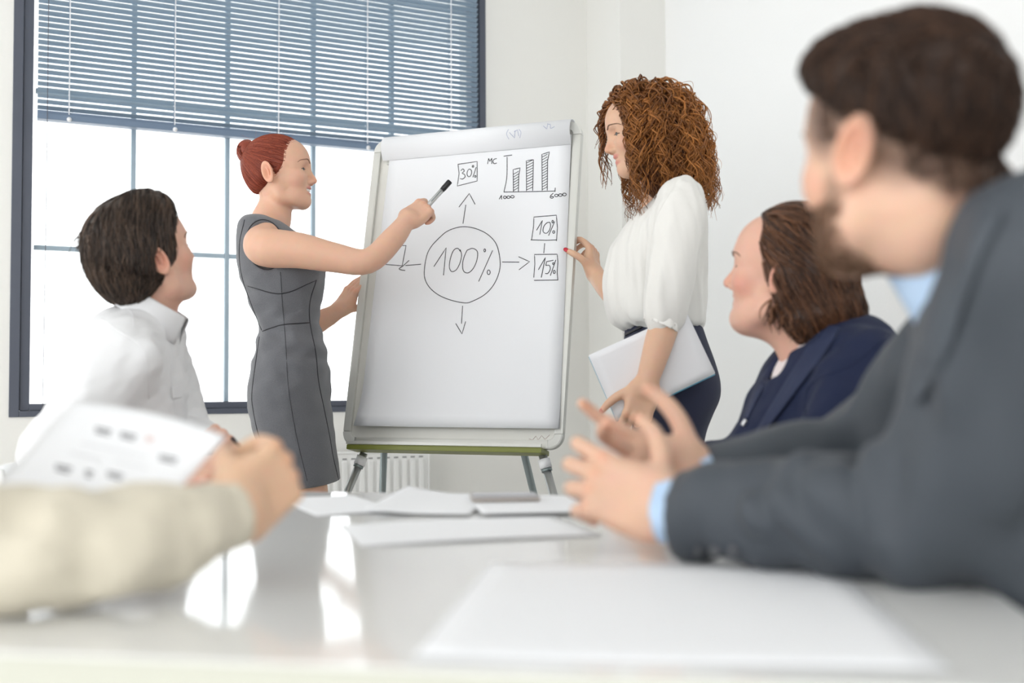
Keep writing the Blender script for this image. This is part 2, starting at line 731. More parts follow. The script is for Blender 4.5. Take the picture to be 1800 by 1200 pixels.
L_.new(tr.outputs[0], mxs.inputs[1])
L_.new(gl.outputs[0], mxs.inputs[2])
L_.new(mxs.outputs[0], N_['Material Output'].inputs[0])
M_glass = m_
for i in range(5):
    for j in range(4):
        wpart('pane', edges_s[i] + 0.006, edges_s[i + 1] - 0.006, -0.062, -0.058, edges_z[j] + 0.005,
              edges_z[j + 1] - 0.005, M_glass, win, 0)

# venetian blind
blind = empty('venetian_blind', WP(0.9, 0.06, 1.92),
              'blue-grey venetian blind with open slats, half lowered over the window', 'blind')
BS0, BS1, BT = 0.012, 1.792, 0.055
hw, th_ = 0.0125, 0.0006
tilt = math.radians(25)
nseg = 4
slv, slf = [], []
L_s = BS1 - BS0
for side in (0, 1):
    for i in range(nseg + 1):
        u = -1 + 2 * i / nseg
        bow = 0.0022 * (1 - u * u) + (th_ if side else -th_)
        t_ = u * hw * math.cos(tilt) - bow * math.sin(tilt)
        z_ = u * hw * math.sin(tilt) + bow * math.cos(tilt)
        for s_ in (-L_s / 2, L_s / 2):
            slv.append(E2 * s_ + N2 * t_ + np.array([0, 0, z_]))
n_ = (nseg + 1) * 2
for i in range(nseg):
    a = 2 * i
    slf.append((a, a + 1, a + 3, a + 2))
    slf.append((n_ + a, n_ + a + 2, n_ + a + 3, n_ + a + 1))
slf += [(0, n_, n_ + 1, 1), (2 * nseg, 2 * nseg + 1, n_ + 2 * nseg + 1, n_ + 2 * nseg)]
for e_ in (0, 1):
    for i in range(nseg):
        a = 2 * i + e_
        q = (a, a + 2, n_ + a + 2, n_ + a)
        slf.append(q if e_ else q[::-1])
slat_me = fast_mesh('slat', np.array(slv), slf, M_slat, False)
z = 1.972
while z < 2.86:
    o = bpy.data.objects.new('slat', slat_me)
    link(o, blind)
    o.location = WP((BS0 + BS1) / 2, BT, z)
    z += 0.0222
wpart('bottom_rail', BS0, BS1, BT - 0.024, BT + 0.024, 1.925, 1.948, M_rail, blind, 0.004)
wpart('bottom_slat_stack', BS0, BS1, BT - 0.0125, BT + 0.0125, 1.949, 1.960, M_rail, blind, 0.002)
wpart('head_rail', BS0, BS1, BT - 0.025, BT + 0.025, 2.86, 2.898, M_rail, blind, 0.003)
for s in (0.12, 0.50, 0.905, 1.28, 1.66):
    wpart('ladder_cord', s - 0.002, s + 0.002, BT + 0.014, BT + 0.0155, 1.95, 2.86, M_cord, blind, 0)
    wpart('ladder_cord', s - 0.002, s + 0.002, BT - 0.0155, BT - 0.014, 1.95, 2.86, M_cord, blind, 0)
    bm = bmesh.new()
    bmesh.ops.create_uvsphere(bm, u_segments=10, v_segments=6, radius=0.009,
                              matrix=Matrix.Translation(WP(s, BT + 0.024, 1.931)))
    bm_obj('cord_plug', bm, M_plastic_w, blind, True)
tube('tilt_wand', [WP(0.045, BT + 0.032, 2.86), WP(0.045, BT + 0.032, 1.6), WP(0.04, BT + 0.036, 0.76)], 0.0014,
     M_cord_dark, blind, 6)

# radiator under the window
rad = empty('radiator', WP(0.9, 0.09, 0.12), 'white ribbed panel radiator under the window', 'radiator')
r0s, r1s, rz0, rz1 = 0.66, 1.53, 0.14, 0.66
wpart('back_panel', r0s, r1s, 0.05, 0.065, rz0, rz1, M_radiator, rad, 0.004)
wpart('front_panel', r0s, r1s, 0.1, 0.112, rz0, rz1, M_radiator, rad, 0.004)
wpart('side_cover', r0s - 0.008, r0s, 0.045, 0.116, rz0, rz1 + 0.006, M_radiator, rad, 0.002)
wpart('side_cover', r1s, r1s + 0.008, 0.045, 0.116, rz0, rz1 + 0.006, M_radiator, rad, 0.002)
wpart('top_grille', r0s, r1s, 0.045, 0.116, rz1, rz1 + 0.006, M_radiator, rad, 0.002)
wpart('bracket', r0s + 0.1, r0s + 0.13, 0.0, 0.05, 0.2, 0.6, M_radiator, rad, 0.002)
wpart('bracket', r1s - 0.13, r1s - 0.1, 0.0, 0.05, 0.2, 0.6, M_radiator, rad, 0.002)
nr = 23
for i in range(nr):
    s = r0s + 0.03 + (r1s - r0s - 0.06) * i / (nr - 1)
    wpart('rib', s - 0.011, s + 0.011, 0.111, 0.121, rz0 + 0.03, rz1 - 0.03, M_radiator, rad, 0.005)
    wpart('grille_slot', s - 0.009, s + 0.009, 0.1125, 0.1135, rz1 - 0.024, rz1 - 0.018, M_dark_gap, rad, 0)
tube('pipe', [WP(r0s + 0.05, 0.09, rz0 + 0.02), WP(r0s + 0.05, 0.09, 0.0)], 0.009, M_radiator, rad)

# ------------------------------------------------------------------ conference table
M_table = mat('table_gloss_laminate', (0.8, 0.8, 0.78), 0.08, spec=0.6, var=0.02, vscale=3)
M_edge = mat('table_edge_band', (0.56, 0.56, 0.48), 0.4)
M_steel = mat('brushed_steel', (0.55, 0.56, 0.57), 0.35, metal=1.0)
TU = unit([0.163, 0.987, 0])
TV = unit([0.987, -0.163, 0])
RT = np.stack([TV, TU, np.array([0, 0, 1.0])], 1)
NR = np.array([0.4027, 0.6943, 0.0])
TW_, TL_ = 1.3, 1.2
TZ = 0.74
tc_ = NR - TV * TW_ / 2 + TU * TL_ / 2
table = empty('conference_table', tc_, 'glossy white conference table in the foreground', 'table')
bm = bmesh.new()
box_bm(bm, tc_ + np.array([0, 0, TZ - 0.0015]), (TW_ / 2, TL_ / 2, 0.0015), RT, 0.001, 1)
bm_obj('table_top', bm, M_table, table)
bm = bmesh.new()
box_bm(bm, tc_ + np.array([0, 0, TZ - 0.0165]), (TW_ / 2, TL_ / 2, 0.0134), RT, 0.003, 2)
bm_obj('edge_board', bm, M_edge, table)
for sx in (-1, 1):
    for sy in (-1, 1):
        c = tc_ + TV * sx * (TW_ / 2 - 0.08) + TU * sy * (TL_ / 2 - 0.08)
        box('leg', c + np.array([0, 0, 0.355]), (0.025, 0.025, 0.355), M_steel, table, RT, 0.004)
for sy in (-1, 1):
    box('apron', tc_ + TU * sy * (TL_ / 2 - 0.08) + np.array([0, 0, 0.685]), (TW_ / 2 - 0.106, 0.012, 0.022), M_steel, table, RT, 0.003)
for sx in (-1, 1):
    box('apron', tc_ + TV * sx * (TW_ / 2 - 0.08) + np.array([0, 0, 0.685]), (0.012, TL_ / 2 - 0.106, 0.022), M_steel, table, RT, 0.003)


def TP(px, py, dz=0.0):
    """point of the table surface seen at a pixel"""
    a = P(px, py, 1.0) - np.array([0, 0, CAM_Z])
    k = (TZ + dz - CAM_Z) / a[2]
    return np.array([0, 0, CAM_Z]) + a * k


M_paper = mat('paper', (0.86, 0.87, 0.89), 0.75)
M_print = mat('printer_ink', (0.1, 0.1, 0.11), 0.8)
M_print_l = mat('printer_ink_pale', (0.55, 0.55, 0.57), 0.8)
M_print_r = mat('printer_ink_pink', (0.75, 0.5, 0.45), 0.8)


def sheet_mesh(name, c4, lift, m, n=14, thick=0.0004):
    """sheet through corners (tl, tr, br, bl) with lift(u, v) -> extra offset vector"""
    tl, tr_, br, bl = [np.asarray(c, float) for c in c4]
    V = []
    nrm = unit(np.cross(tr_ - tl, bl - tl))
    if nrm[2] < 0:
        nrm = -nrm
    for off in (0, -thick):
        for j in range(n + 1):
            for i in range(n + 1):
                u, v = i / n, j / n
                p = (tl * (1 - u) + tr_ * u) * (1 - v) + (bl * (1 - u) + br * u) * v
                V.append(p + lift(u, v) + nrm * off)
    F = []
    w = n + 1
    k = w * w
    for j in range(n):
        for i in range(n):
            a = j * w + i
            F.append((a, a + w, a + w + 1, a + 1))
            F.append((k + a, k + a + 1, k + a + w + 1, k + a + w))
    for i in range(n):
        F += [(i, i + 1, k + i + 1, k + i), (n * w + i + 1, n * w + i, k + n * w + i, k + n * w + i + 1)]
        F += [((i + 1) * w, i * w, k + i * w, k + (i + 1) * w), (i * w + n, (i + 1) * w + n, k + (i + 1) * w + n, k + i * w + n)]
    return fast_mesh(name, np.array(V), F, m, True)


UP = np.array([0, 0, 1.0])


def table_sheet(label, pix, z, lift=None, m=None):
    q = [TP(x, y) + UP * z for x, y in pix]
    ctr = sum(q) / 4
    u_ = unit((q[1] - q[0]) + (q[2] - q[3]))
    v_ = np.cross(u_, UP)
    w_ = (np.linalg.norm(q[1] - q[0]) + np.linalg.norm(q[2] - q[3])) / 4
    h_ = abs(((q[3] - q[0]) + (q[2] - q[1])) @ v_) / 4
    c4 = [ctr - u_ * w_ - v_ * h_, ctr + u_ * w_ - v_ * h_, ctr + u_ * w_ + v_ * h_, ctr - u_ * w_ + v_ * h_]
    me = sheet_mesh('paper_sheet', c4, lift or (lambda u, v: UP * 0.0), m or M_paper)
    return obj('paper_sheet', me, None, label=label, cat='paper', group='loose sheets on the table')


table_sheet('large blank white sheet lying nearest on the table in front', [(832, 986), (1478, 1004), (1655, 1172), (778, 1172)], 0.0012,
            lambda u, v: UP * 0.0015 * math.sin(3 * u + 2 * v) ** 2)
table_sheet('blank white sheet lying mid table, right of the cream sleeve', [(560, 918), (1010, 914), (1000, 936), (700, 968)], 0.0012,
            lambda u, v: UP * (0.002 * math.sin(3 * u)))
table_sheet('white sheet near the far table edge beside the cuff', [(560, 874), (668, 869), (655, 902), (470, 913)], 0.0012,
            lambda u, v: UP * (0.001 * math.sin(4 * u) ** 2))
table_sheet('curled white sheet with one raised corner lying left of the phone', [(720, 868), (842, 872), (860, 906), (640, 908)], 0.0036,
            lambda u, v: UP * (0.03 * max(0, 0.55 - u) ** 1.4 * (1 - 0.5 * v)))
table_sheet('white sheet underneath the phone', [(800, 880), (1010, 876), (1040, 905), (870, 909)], 0.0056)

# smartphone lying on the far papers
M_phone = mat('phone_case_grey', (0.33, 0.31, 0.3), 0.3)
M_screen = mat('phone_screen_glass', (0.25, 0.25, 0.27), 0.1)
M_phone_edge = mat('phone_edge_tan', (0.42, 0.36, 0.3), 0.4)
pc = (TP(828, 886) + TP(944, 884)) / 2 + UP * 0.0108
pdir = unit(TP(944, 884) - TP(828, 886))
RPh = frame_xz(pdir, UP)
phone = empty('smartphone', pc, 'grey smartphone lying flat on papers near the far table edge', 'phone')
box('case', pc, (0.056, 0.034, 0.0046), M_phone, phone, RPh, 0.003)
box('screen', pc + UP * 0.0049, (0.052, 0.03, 0.0003), M_screen, phone, RPh, 0)
box('side_band', pc - UP * 0.0014, (0.0565, 0.0345, 0.0012), M_phone_edge, phone, RPh, 0.0008)
# ------------------------------------------------------------------ flip chart
M_board = mat('whiteboard_enamel', (0.72, 0.71, 0.66), 0.35, var=0.03, vscale=6)
M_alu = mat('light_aluminium_frame', (0.64, 0.64, 0.6), 0.38, metal=0.25)
M_cap = mat('frame_corner_plastic', (0.7, 0.7, 0.66), 0.45)
M_green = mat('olive_green_tray', (0.2, 0.22, 0.04), 0.4)
M_leg = mat('steel_leg', (0.42, 0.43, 0.42), 0.35, metal=0.6)
M_leg_dark = mat('dark_steel_leg', (0.25, 0.29, 0.29), 0.4, metal=0.5)
M_flip_paper = mat('flip_chart_paper', (0.83, 0.84, 0.86), 0.8)
M_marker = mat('black_marker_ink', (0.035, 0.035, 0.04), 0.6)
M_pen_blue = mat('blue_pen_ink', (0.42, 0.45, 0.6), 0.7)
M_red_faint = mat('wiped_red_ink', (0.6, 0.5, 0.46), 0.7)

FB = np.array([-0.19626, 3.3261, 0.74593])
FYAW, FTILT, FH, FW = 0.37178, 0.21291, 1.04823, 0.74
fa = np.array([math.cos(FYAW), -math.sin(FYAW), 0])
fn_ = np.array([math.sin(FYAW), math.cos(FYAW), 0])
fb = fn_ * math.sin(FTILT) + UP * math.cos(FTILT)
fc = np.cross(fa, fb)
if fc[1] > 0:
    fc = -fc
RF = np.stack([fa, fb, fc], 1)
if np.linalg.det(RF) < 0:
    raise RuntimeError('flip chart frame is left-handed')


def BP(a, b, c=0.0):
    return FB + fa * a + fb * b + fc * c


CAMP = np.array([0, 0, CAM_Z])


def board_ab(px, py, c=0.0):
    d = P(px, py, 1.0) - CAMP
    t = ((FB + fc * c - CAMP) @ fc) / (d @ fc)
    q = CAMP + d * t - FB
    return q @ fa, q @ fb


flip = empty('flip_chart', (FB[0], FB[1] + 0.2, 0),
             'white flip chart on a metal easel with hand-drawn diagrams, between two standing people', 'flip chart')
hwid = FW / 2
box('whiteboard_panel', BP(0, FH / 2, -0.006), (hwid - 0.02, FH / 2 - 0.02, 0.006), M_board, flip, RF, 0.001)
box('frame_rail', BP(-hwid + 0.014, FH / 2, -0.002), (0.014, FH / 2 - 0.045, 0.013), M_alu, flip, RF, 0.006)
box('frame_rail', BP(hwid - 0.014, FH / 2, -0.002), (0.014, FH / 2 - 0.045, 0.013), M_alu, flip, RF, 0.006)
box('frame_rail', BP(0, 0.014, -0.002), (hwid - 0.045, 0.014, 0.013), M_alu, flip, RF, 0.006)
box('frame_rail', BP(0, FH - 0.014, -0.002), (hwid - 0.045, 0.014, 0.013), M_alu, flip, RF, 0.006)
# rounded corners
for sx, sy in ((-1, 0), (1, 0), (-1, 1), (1, 1)):
    rr, n = 0.045, 8
    V, F = [], []
    cx, cy = sx * (hwid - rr), (rr if sy == 0 else FH - rr)
    for i in range(n + 1):
        t = math.pi / 2 * i / n
        dx, dy = sx * math.cos(t), (-1 if sy == 0 else 1) * math.sin(t)
        for r_, c_ in ((rr, -0.012), (rr, 0.009), (rr - 0.004, 0.0112), (rr - 0.026, 0.0112), (rr - 0.028, 0.009), (rr - 0.028, -0.012)):
            V.append(BP(cx + dx * r_, cy + dy * r_, c_))
    for i in range(n):
        for j in range(6):
            k = (j + 1) % 6
            F.append((i * 6 + j, i * 6 + k, (i + 1) * 6 + k, (i + 1) * 6 + j))
    F += [tuple(range(6)), tuple(n * 6 + j for j in range(5, -1, -1))]
    me = fast_mesh('corner_cap', np.array(V), F, M_cap, False)
    bm = bmesh.new(); bm.from_mesh(me)
    bmesh.ops.recalc_face_normals(bm, faces=bm.faces)
    bm_obj('corner_cap', bm, M_cap, flip)
# pen tray and brackets under the board
tray = box('pen_tray', BP(-0.005, -0.009, 0.012), (0.325, 0.008, 0.036), M_green, flip, RF, 0.004, label='olive green pen tray edge')
box('tray_lip', BP(-0.005, 0.004, 0.05), (0.325, 0.005, 0.003), M_alu, flip, RF, 0.001)


def leg(name, top, foot, r, m, collar=True):
    top, foot = np.asarray(top, float), np.asarray(foot, float)
    o_ = tube(name, [top, foot], r, m, flip, 12)
    if collar:
        u_ = unit(foot - top)
        tube('leg_collar', [top + u_ * 0.012, top + u_ * 0.04], r * 1.45, M_plastic_w, o_, 12)
        tube('leg_clamp_ring', [top + u_ * 0.041, top + u_ * 0.05], r * 1.3, M_leg_dark, o_, 12)
    u_ = unit(foot - top)
    tube('rubber_foot', [foot - u_ * 0.03, foot + UP * 0.001], r * 1.35, M_leg_dark, o_, 10)
    return o_


def floor_hit(p, q):
    p, q = np.asarray(p), np.asarray(q)
    return p + (q - p) * ((p[2] - 0.005) / (p[2] - q[2]))


dL, dR = 3.43, 3.2
lt, lb = P(640, 796, dL), P(610, 866, dL - 0.03)
leg('front_leg', lt, floor_hit(lt, lb), 0.0125, M_leg)
lt, lb = P(954, 800, dR), P(972, 866, dR - 0.03)
leg('front_leg', lt, floor_hit(lt, lb), 0.0125, M_leg)
lt, lb = P(921, 796, 3.5), P(938, 866, 3.62)
leg('rear_leg', lt, floor_hit(lt, lb), 0.012, M_leg_dark, False)
lt = lt + (P(640, 796, dL) - P(954, 800, dR)) * 0.85
leg('rear_leg', lt, floor_hit(lt, lt + (P(610, 866, 3.6) - P(625, 796, 3.5)) * np.array([.4, 1, 1])), 0.012, M_leg_dark, False)
box('rear_crossbar', BP(0, 0.05, -0.03), (0.3, 0.015, 0.01), M_leg_dark, flip, RF, 0.003)

# the pad of paper: stacked sheets whose lower edge curls forward
pad = empty('paper_pad', BP(0, 0.5, 0.0))
pad.parent = flip
pad.matrix_parent_inverse = flip.matrix_basis.inverted()
pc4 = [board_ab(x, y, 0.0148) for x, y in ((686, 268), (1004, 236), (983, 754), (630, 750))]


def pad_sheet(c0, shrink, curl, name, m):
    n, w = 26, 14
    V, F = [], []
    (a0, b0), (a1, b1), (a2, b2), (a3, b3) = pc4
    for off in (0, -0.0012):
        for j in range(n + 1):
            v = j / n
            for i in range(w + 1):
                u = i / w
                a = (a0 * (1 - u) + a1 * u) * (1 - v) + (a3 * (1 - u) + a2 * u) * v
                b = (b0 * (1 - u) + b1 * u) * (1 - v) + (b3 * (1 - u) + b2 * u) * v + shrink * v
                k = max(0, v - 0.86) / 0.14
                lf = max(0, 1 - u / 0.35)
                c = c0 + curl * k * k + 0.012 * k * lf + off
                V.append(BP(a - 0.006 * k * k * lf, b, c))
    wd = w + 1
    K = wd * (n + 1)
    for j in range(n):
        for i in range(w):
            q = j * wd + i
            F.append((q, q + wd, q + wd + 1, q + 1))
            F.append((K + q, K + q + 1, K + q + wd + 1, K + q + wd))
    for i in range(w):
        F += [(i, i + 1, K + i + 1, K + i), (n * wd + i + 1, n * wd + i, K + n * wd + i, K + n * wd + i + 1)]
    for j in range(n):
        F += [((j + 1) * wd, j * wd, K + j * wd, K + (j + 1) * wd), (j * wd + w, (j + 1) * wd + w, K + (j + 1) * wd + w, K + j * wd + w)]
    return obj(name, fast_mesh(name, np.array(V), F, m, True), pad)


top_sheet = pad_sheet(0.0148, 0.0, 0.010, 'top_sheet', M_flip_paper)
pad_sheet(0.0132, 0.002, 0.006, 'lower_sheet', M_flip_paper)
pad_sheet(0.0118, 0.003, 0.003, 'lower_sheet', M_flip_paper)
# used pages turned over the top
fl, fr = board_ab(672, 262, 0.03)[0], board_ab(1003, 228, 0.03)[0]
prof = smooth_line([(0.962, 0.0165), (0.972, 0.026), (0.99, 0.037), (1.012, 0.042), (1.035, 0.036), (1.048, 0.018), (1.05, -0.004),
                    (1.04, -0.022), (1.0, -0.03), (0.85, -0.034), (0.55, -0.036), (0.35, -0.038)], 6)
tg = np.gradient(prof, axis=0)
nn = np.stack([tg[:, 1], -tg[:, 0]], 1)
nn /= np.linalg.norm(nn, axis=1)[:, None]
V, F = [], []
K = len(prof)
for off in (0.0, 0.0022):
    for a_ in (fl, fr):
        for i in range(K):
            b_, c_ = prof[i] + nn[i] * off
            V.append(BP(a_, b_ + 0.004, c_))
for i in range(K - 1):
    F += [(i, i + 1, K + i + 1, K + i), (2 * K + i, 3 * K + i, 3 * K + i + 1, 2 * K + i + 1),
          (i, 2 * K + i, 2 * K + i + 1, i + 1), (K + i, K + i + 1, 3 * K + i + 1, 3 * K + i)]
F += [(0, K, 3 * K, 2 * K), (K - 1, 3 * K - 1, 4 * K - 1, 2 * K - 1)]
me = fast_mesh('turned_over_pages', np.array(V), F, M_flip_paper, False)
bm = bmesh.new(); bm.from_mesh(me)
bmesh.ops.recalc_face_normals(bm, faces=bm.faces)
flap = bm_obj('turned_over_pages', bm, M_flip_paper, pad, True)
flap_bvh = BVHTree.FromPolygons([Vector(v) for v in V], F)
box('clamp_bar', BP((fl + fr) / 2, 0.975, 0.004), ((fr - fl) / 2 - 0.01, 0.018, 0.003), M_alu, flip, RF, 0.001)


# ---- handwriting
def crop(x0, y0, k):
    return lambda pts: [(x0 + x / k, y0 + y / k) for x, y in pts]


CA, CB, CC, CE = crop(640, 200, 4), crop(720, 380, 5.4536), crop(920, 370, 9.225), crop(860, 205, 7.741)


def oval(cx, cy, rx, ry, slant=0.0, n=16, a0=1.2):
    return [(cx + rx * math.cos(a0 + 2 * math.pi * i / n) - slant * ry * math.sin(a0 + 2 * math.pi * i / n),
             cy + ry * math.sin(a0 + 2 * math.pi * i / n)) for i in range(n + 1)]


def on_board(pts, c=0.0151):
    return np.array([BP(*board_ab(x, y, c), c) for x, y in pts])


def curve2(pts, n=5):
    return [tuple(q) for q in smooth_line(pts, n)]


def straight(pts):
    out = []
    for a, b in zip(pts[:-1], pts[1:]):
        for i in range(4):
            out.append((a[0] + (b[0] - a[0]) * i / 4, a[1] + (b[1] - a[1]) * i / 4))
    return out + [pts[-1]]


def ink(name, lines, r=0.0013, m=None):
    return multi_tube(name, [on_board(l) for l in lines], r, m or M_marker, top_sheet, 5)


ink('drawn_circle', [curve2(CB([(275, 215), (350, 150), (440, 112), (530, 100), (640, 120), (750, 175), (830, 265), (865, 400), (862, 520),
                                (810, 650), (720, 750), (600, 815), (530, 830), (400, 805), (280, 755), (190, 680), (145, 590), (145, 480),
                                (170, 360), (215, 280), (285, 205)]))])
ink('handwritten_100_percent', [
    straight(CB([(233, 482), (350, 303), (325, 565)])),
    curve2(CB([(488, 338), (460, 307), (420, 330), (390, 410), (382, 490), (405, 530), (450, 510), (485, 440), (498, 370), (485, 318)])),
    curve2(CB([(552, 325), (605, 308), (650, 340), (645, 420), (610, 500), (560, 543), (515, 520), (510, 440), (530, 370), (552, 325)])),
    straight(CB([(795, 328), (662, 625)])), CB(oval(720, 327, 8, 14)), CB(oval(758, 537, 14, 22))])
ink('drawn_arrow_right', [straight(CB([(888, 438), (1050, 440)])), straight(CB([(1045, 388), (1150, 435), (1048, 513)]))])
ink('drawn_arrow_down', [straight(CB([(508, 858), (497, 1028)])), straight(CB([(443, 1028), (502, 1127), (537, 1008)]))])
ink('drawn_arrow_up', [straight(CA([(695, 772), (715, 640)])), straight(CA([(667, 655), (740, 560), (780, 636)]))])
ink('drawn_arrow_left', [straight(CA([(400, 1057), (292, 1066)])), curve2(CA([(316, 1030), (275, 1068), (247, 1088), (262, 1097), (288, 1101)]))])
ink('drawn_box', [straight(CA([(150, 926), (295, 926), (268, 1068), (137, 1057), (148, 930)]))])
ink('drawn_box', [straight(CA([(660, 355), (795, 335), (795, 472), (655, 507), (668, 420), (660, 355)]))])
ink('handwritten_30_percent', [
    curve2(CA([(680, 400), (695, 387), (704, 402), (690, 417), (706, 426), (709, 445), (692, 458), (676, 455)])),
    CA(oval(740, 415, 16, 27, 0.1)), straight(CA([(788, 375), (765, 446)])), CA(oval(766, 369, 5, 7)), CA(oval(782, 440, 5, 7))])
ink('handwritten_mc', [straight(CA([(868, 352), (876, 312), (884, 334), (898, 312), (897, 352)])),
                       curve2(CA([(932, 314), (914, 320), (906, 335), (914, 350), (933, 346)]))])
hatch = []
for xl, xr, yt, yb, sl in ((1050, 1086, 392, 545, 10), (1142, 1187, 330, 541, 8), (1251, 1289, 285, 539, 17)):
    y = yb - 6
    while y > yt + 14:
        hatch.append(CA([(xl, y), ((xl + xr) / 2, y - 10), (xr, y - 22)]))
        y -= 19
ink('drawn_bar_chart', [
    straight(CA([(982, 298), (1040, 290)])), curve2(CA([(1005, 304), (1005, 400), (1000, 470), (983, 549)])),
    straight(CA([(983, 550), (1160, 547), (1342, 543)])), straight(CA([(1344, 520), (1342, 548)])),
    straight(CA([(1050, 546), (1048, 392), (1097, 380), (1088, 430), (1085, 545)])),
    straight(CA([(1142, 542), (1141, 330), (1190, 322), (1188, 430), (1185, 540)])),
    straight(CA([(1252, 540), (1250, 285), (1303, 268), (1290, 330), (1288, 538)]))])
tag(ink('drawn_bar_hatching', hatch, 0.0011), kind='stuff')
ink('handwritten_1000', [straight(CA([(950, 600), (966, 572), (967, 601)])), CA(oval(990, 587, 10, 9)), CA(oval(1015, 586, 11, 9)), CA(oval(1043, 583, 12, 9))])
ink('handwritten_6000', [curve2(CA([(1331, 558), (1314, 572), (1309, 588), (1324, 593), (1332, 583), (1314, 580)])),
                         CA(oval(1352, 574, 12, 9)), CA(oval(1380, 571, 13, 9)), CA(oval(1409, 567, 13, 10))])
ink('drawn_box', [straight(CC([(133, 472), (165, 250), (170, 105), (535, 75), (553, 280), (537, 492)])), straight(CC([(120, 475), (380, 482), (540, 475)]))])
ink('handwritten_10_percent', [
    straight(CC([(213, 320), (308, 160), (265, 390)])),
    curve2(CC([(430, 190), (440, 240), (420, 320), (370, 368), (320, 340), (330, 260), (380, 200), (430, 190)])),
    straight(CC([(507, 178), (408, 405)])), CC(oval(475, 180, 12, 22)), CC(oval(492, 348, 16, 22))])
ink('drawn_connector', [straight(CC([(345, 530), (330, 690)]))])
ink('drawn_box', [straight(CC([(168, 1085), (185, 870), (180, 712), (548, 708), (560, 830), (548, 1000), (560, 1130)])), straight(CC([(175, 1130), (560, 1125)]))])
ink('handwritten_15_percent', [
    straight(CC([(243, 960), (355, 762), (290, 1085)])),
    straight(CC([(487, 805), (375, 828), (365, 890)])) + curve2(CC([(365, 890), (420, 890), (435, 950), (400, 1015), (355, 1020)])),
    straight(CC([(525, 800), (437, 1055)])), CC(oval(486, 860, 12, 16)), CC(oval(500, 995, 16, 26))])


def on_mesh(bvh, pts, lift=0.0004):
    out = []
    for x, y in pts:
        d = unit(P(x, y, 1.0) - CAMP)
        h = bvh.ray_cast(Vector(CAMP), Vector(d))
        if h[0] is not None:
            out.append(np.array(h[0]) - d * lift)
    return np.array(out)


fl_lines = [straight(CE([(275, 215), (345, 290), (350, 190)])), straight(CE([(338, 205), (385, 178), (402, 265)])),
            curve2(CE([(262, 172), (236, 235), (268, 308)])), curve2(CE([(405, 172), (432, 215), (415, 290)])),
            straight(CE([(735, 125), (785, 168), (797, 92)])), curve2(CE([(800, 105), (832, 108), (835, 158), (890, 135)]))]
fl_lines = [on_mesh(flap_bvh, l) for l in fl_lines]
multi_tube('handwritten_page_notes', [l for l in fl_lines if len(l) > 2], 0.0009, M_pen_blue, flap, 4)
zz = on_board(straight([(930, 771), (936, 773), (942, 766), (946, 773), (952, 765), (958, 772), (966, 764)]), 0.0004)
multi_tube('wiped_marker_zigzag', [zz], 0.0008, M_red_faint, flip, 4)
# ------------------------------------------------------------------ people: shared builders
SKIN = skin_mat('skin')
M_eye = mat('eye_white', (0.85, 0.84, 0.82), 0.2)
M_iris = mat('eye_iris', (0.10, 0.12, 0.12), 0.15)
M_teeth = mat('teeth', (0.88, 0.87, 0.83), 0.3)
M_shoe = mat('black_shoe_leather', (0.03, 0.03, 0.035), 0.35)
M_nail_red = mat('red_nail_varnish', (0.5, 0.01, 0.03), 0.2)


def yaw_frame(fwd, pitch=0.0, roll=0.0):
    """columns forward, left, up"""
    f = unit([fwd[0], fwd[1], 0])
    l = np.array([-f[1], f[0], 0])
    p = math.radians(pitch)
    f2 = f * math.cos(p) + UP * math.sin(p)
    u2 = np.cross(f2, l)
    r = math.radians(roll)
    l3 = l * math.cos(r) + u2 * math.sin(r)
    u3 = np.cross(f2, l3)
    return np.stack([f2, l3, u3], 1)


